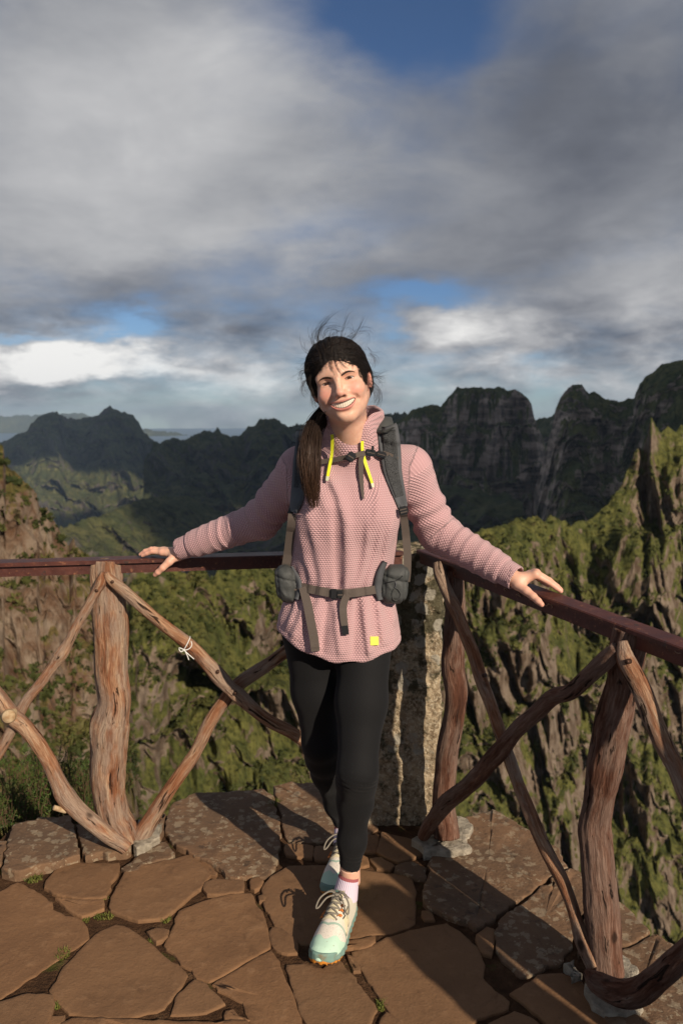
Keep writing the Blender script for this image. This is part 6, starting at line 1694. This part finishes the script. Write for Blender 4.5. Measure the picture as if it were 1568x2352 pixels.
# print on the strap beside the ponytail: small mountain mark and two letters
def stroke(pts, r, name='printed_mark'):
    P = []
    for a, b_ in pts:
        h = hit(a, b_, strap_bvh); P.append(nparr(h if h is not None else at_y(a, b_, 2.08)) - np.array([0, .0004, 0]))
    Vt, Ft, _ = tube_arrays(np.array(P), r, 5); J = Join().add(Vt, Ft); sub_of(under(J.build(name, m_print), pack), sL_)
strap_bvh = bvh_of(sL_, *[c_ for c_ in sL_.children])
stroke([(685, 1123), (690, 1110), (691, 1121)], .0009); stroke([(688.5, 1124), (692, 1113), (693.5, 1122)], .0009)
stroke([(694.5, 1101), (691, 1101), (690.5, 1105), (695, 1105.5), (695, 1103)], .0007, 'printed_letter'); stroke([(690.8, 1098), (695.5, 1098.5), (695, 1095), (692.5, 1095), (692.5, 1098), (690.8, 1095)], .0007, 'printed_letter')

# ================================================================== PLANTS
m_grass, T, b = material('joint_grass', rough=0.7, spec=0.2)
T.put(b.inputs['Base Color'], T.ramp(T.noise(T.obj(), 60, 3), [(0.3, (0.06, 0.085, 0.016)), (0.6, (0.14, 0.145, 0.030)), (0.75, (0.20, 0.16, 0.05))]))
m_heath, T, b = material('heath_needles', rough=0.6, spec=0.25)
T.put(b.inputs['Base Color'], T.ramp(T.noise(T.obj(), 30, 3), [(0.3, (0.025, 0.05, 0.010)), (0.6, (0.065, 0.105, 0.018)), (0.75, (0.11, 0.13, 0.028))]))
m_twig, _, _ = material('heath_twig', (0.10, 0.06, 0.035), 0.8, 0.2)
def blades(n, rx, ry, h, w, rg, lean=0.6):
    V, F = [], []
    for k in range(n):
        a = rg.uniform(0, 6.28); r = math.sqrt(rg.random()); x, y = rx * r * math.cos(a), ry * r * math.sin(a)
        hh = h * rg.uniform(0.4, 1.0); dx, dy = rg.gauss(0, lean) * hh, rg.gauss(0, lean) * hh; t = rg.uniform(0, 3.14); wx, wy = w * math.cos(t), w * math.sin(t)
        i0 = len(V); V += [(x - wx, y - wy, 0), (x + wx, y + wy, 0), (x + dx * .45 + wx * .8, y + dy * .45 + wy * .8, hh * .62), (x + dx * .45 - wx * .8, y + dy * .45 - wy * .8, hh * .62), (x + dx, y + dy, hh)]
        F.append((i0, i0 + 1, i0 + 2, i0 + 3)); F.append((i0 + 3, i0 + 2, i0 + 4))
    return V, F
tufts = [(150, 1979, 34, 12, 'wide grass tuft under the lichened edge stone at the left', .020), (78, 2022, 24, 9, 'grass tuft in the joint at the left edge of the paving', .016),
         (146, 2194, 20, 12, 'yellowish grass tuft along the long diagonal joint at the left', .013), (382, 2114, 12, 9, 'dry grass tuft between two big flagstones left of the shoe', .013),
         (200, 2112, 9, 12, 'thin grass line below the small wedge flagstone', .010), (230, 2064, 26, 5, 'low moss line between the two small flagstones at the left', .009),
         (136, 2310, 10, 10, 'small grass tuft at the bottom left corner joint', .011), (462, 2040, 8, 9, 'tiny grass tuft at the tip of the middle flagstone', .009),
         (355, 2160, 14, 9, 'dry tuft beside the small brown stone', .010), (540, 2020, 18, 4, 'low grass by the large lichened slab', .009),
         (874, 2312, 12, 12, 'small grass tuft near the bottom edge right of the shoe', .012), (14, 2005, 14, 6, 'grass tuft at the far left under the rim', .015),
         (632, 1850, 8, 10, 'blades of grass in the gap between the two rim slabs', .030), (240, 2108, 26, 8, 'sparse moss beside the wedge stone', .010)]
for k, (px_, py_, wx, wy, lab, h) in enumerate(tufts):
    p = at_z(px_, py_, -0.010); rg = random.Random(100 + k); sc_ = p.y / FPX
    V, F = blades(int(50 + wx * 4), wx * sc_ * 0.9, wy * sc_ * 1.8, h, 0.0012, rg)
    me = bpy.data.meshes.new('grass_tuft'); me.from_pydata(V, [], F); me.update()
    o = new_obj('grass_tuft', me, m_grass, None, p); tag(o, lab, 'grass', 'tufts in the paving joints')
def heath(px_, py_, Y, n, rx, h, lab, seed):
    """needle-leaved bush: thin twigs set with short needles"""
    base = at_y(px_, py_, Y); rg = random.Random(seed); root = empty('heath_shrub', base); tag(root, lab, 'shrub', 'heath shrubs behind the left fence')
    J = Join(); V, F = [], []
    for k in range(n):
        a = rg.uniform(0, 6.28); r = rx * math.sqrt(rg.random()); x, y = r * math.cos(a), r * math.sin(a) * 0.7; hh = h * rg.uniform(0.45, 1.0)
        C = spline(np.array([[x * .6, y * .6, -0.05], [x, y, hh * .5], [x * 1.15 + rg.gauss(0, .03), y * 1.1 + rg.gauss(0, .03), hh]]), 9)
        Vt, Ft, _ = tube_arrays(C, np.linspace(.0022, .0008, 9), 4, False); J.add(Vt, Ft)
        for q in range(46):
            t = rg.uniform(0.2, 1.0); p = C[min(8, int(t * 8.99))] + np.array([rg.gauss(0, .004)] * 3); d = np.array([rg.gauss(0, 1), rg.gauss(0, 1), rg.uniform(.2, 1.6)]); d /= np.linalg.norm(d); L = rg.uniform(.012, .026)
            s = np.cross(d, [rg.gauss(0, 1), rg.gauss(0, 1), .3]); s = s / (np.linalg.norm(s) + 1e-6) * .0014; i0 = len(V)
            V += [tuple(p - s), tuple(p + s), tuple(p + d * L)]; F.append((i0, i0 + 1, i0 + 2))
    o = J.build('twigs', m_twig, root); o['kind'] = 'stuff'
    me = bpy.data.meshes.new('needles'); me.from_pydata(V, [], F); me.update(); o = new_obj('needles', me, m_heath, root); o['kind'] = 'stuff'
heath(30, 1925, 2.95, 120, 0.18, 0.34, 'bushy dark heath shrub at the left edge behind the crooked brace', 1)
heath(120, 1915, 3.05, 130, 0.18, 0.36, 'dark green heath shrub behind the lichened stone', 2)
heath(195, 1905, 3.10, 90, 0.14, 0.32, 'small heath shrub right beside the left fence post', 3)
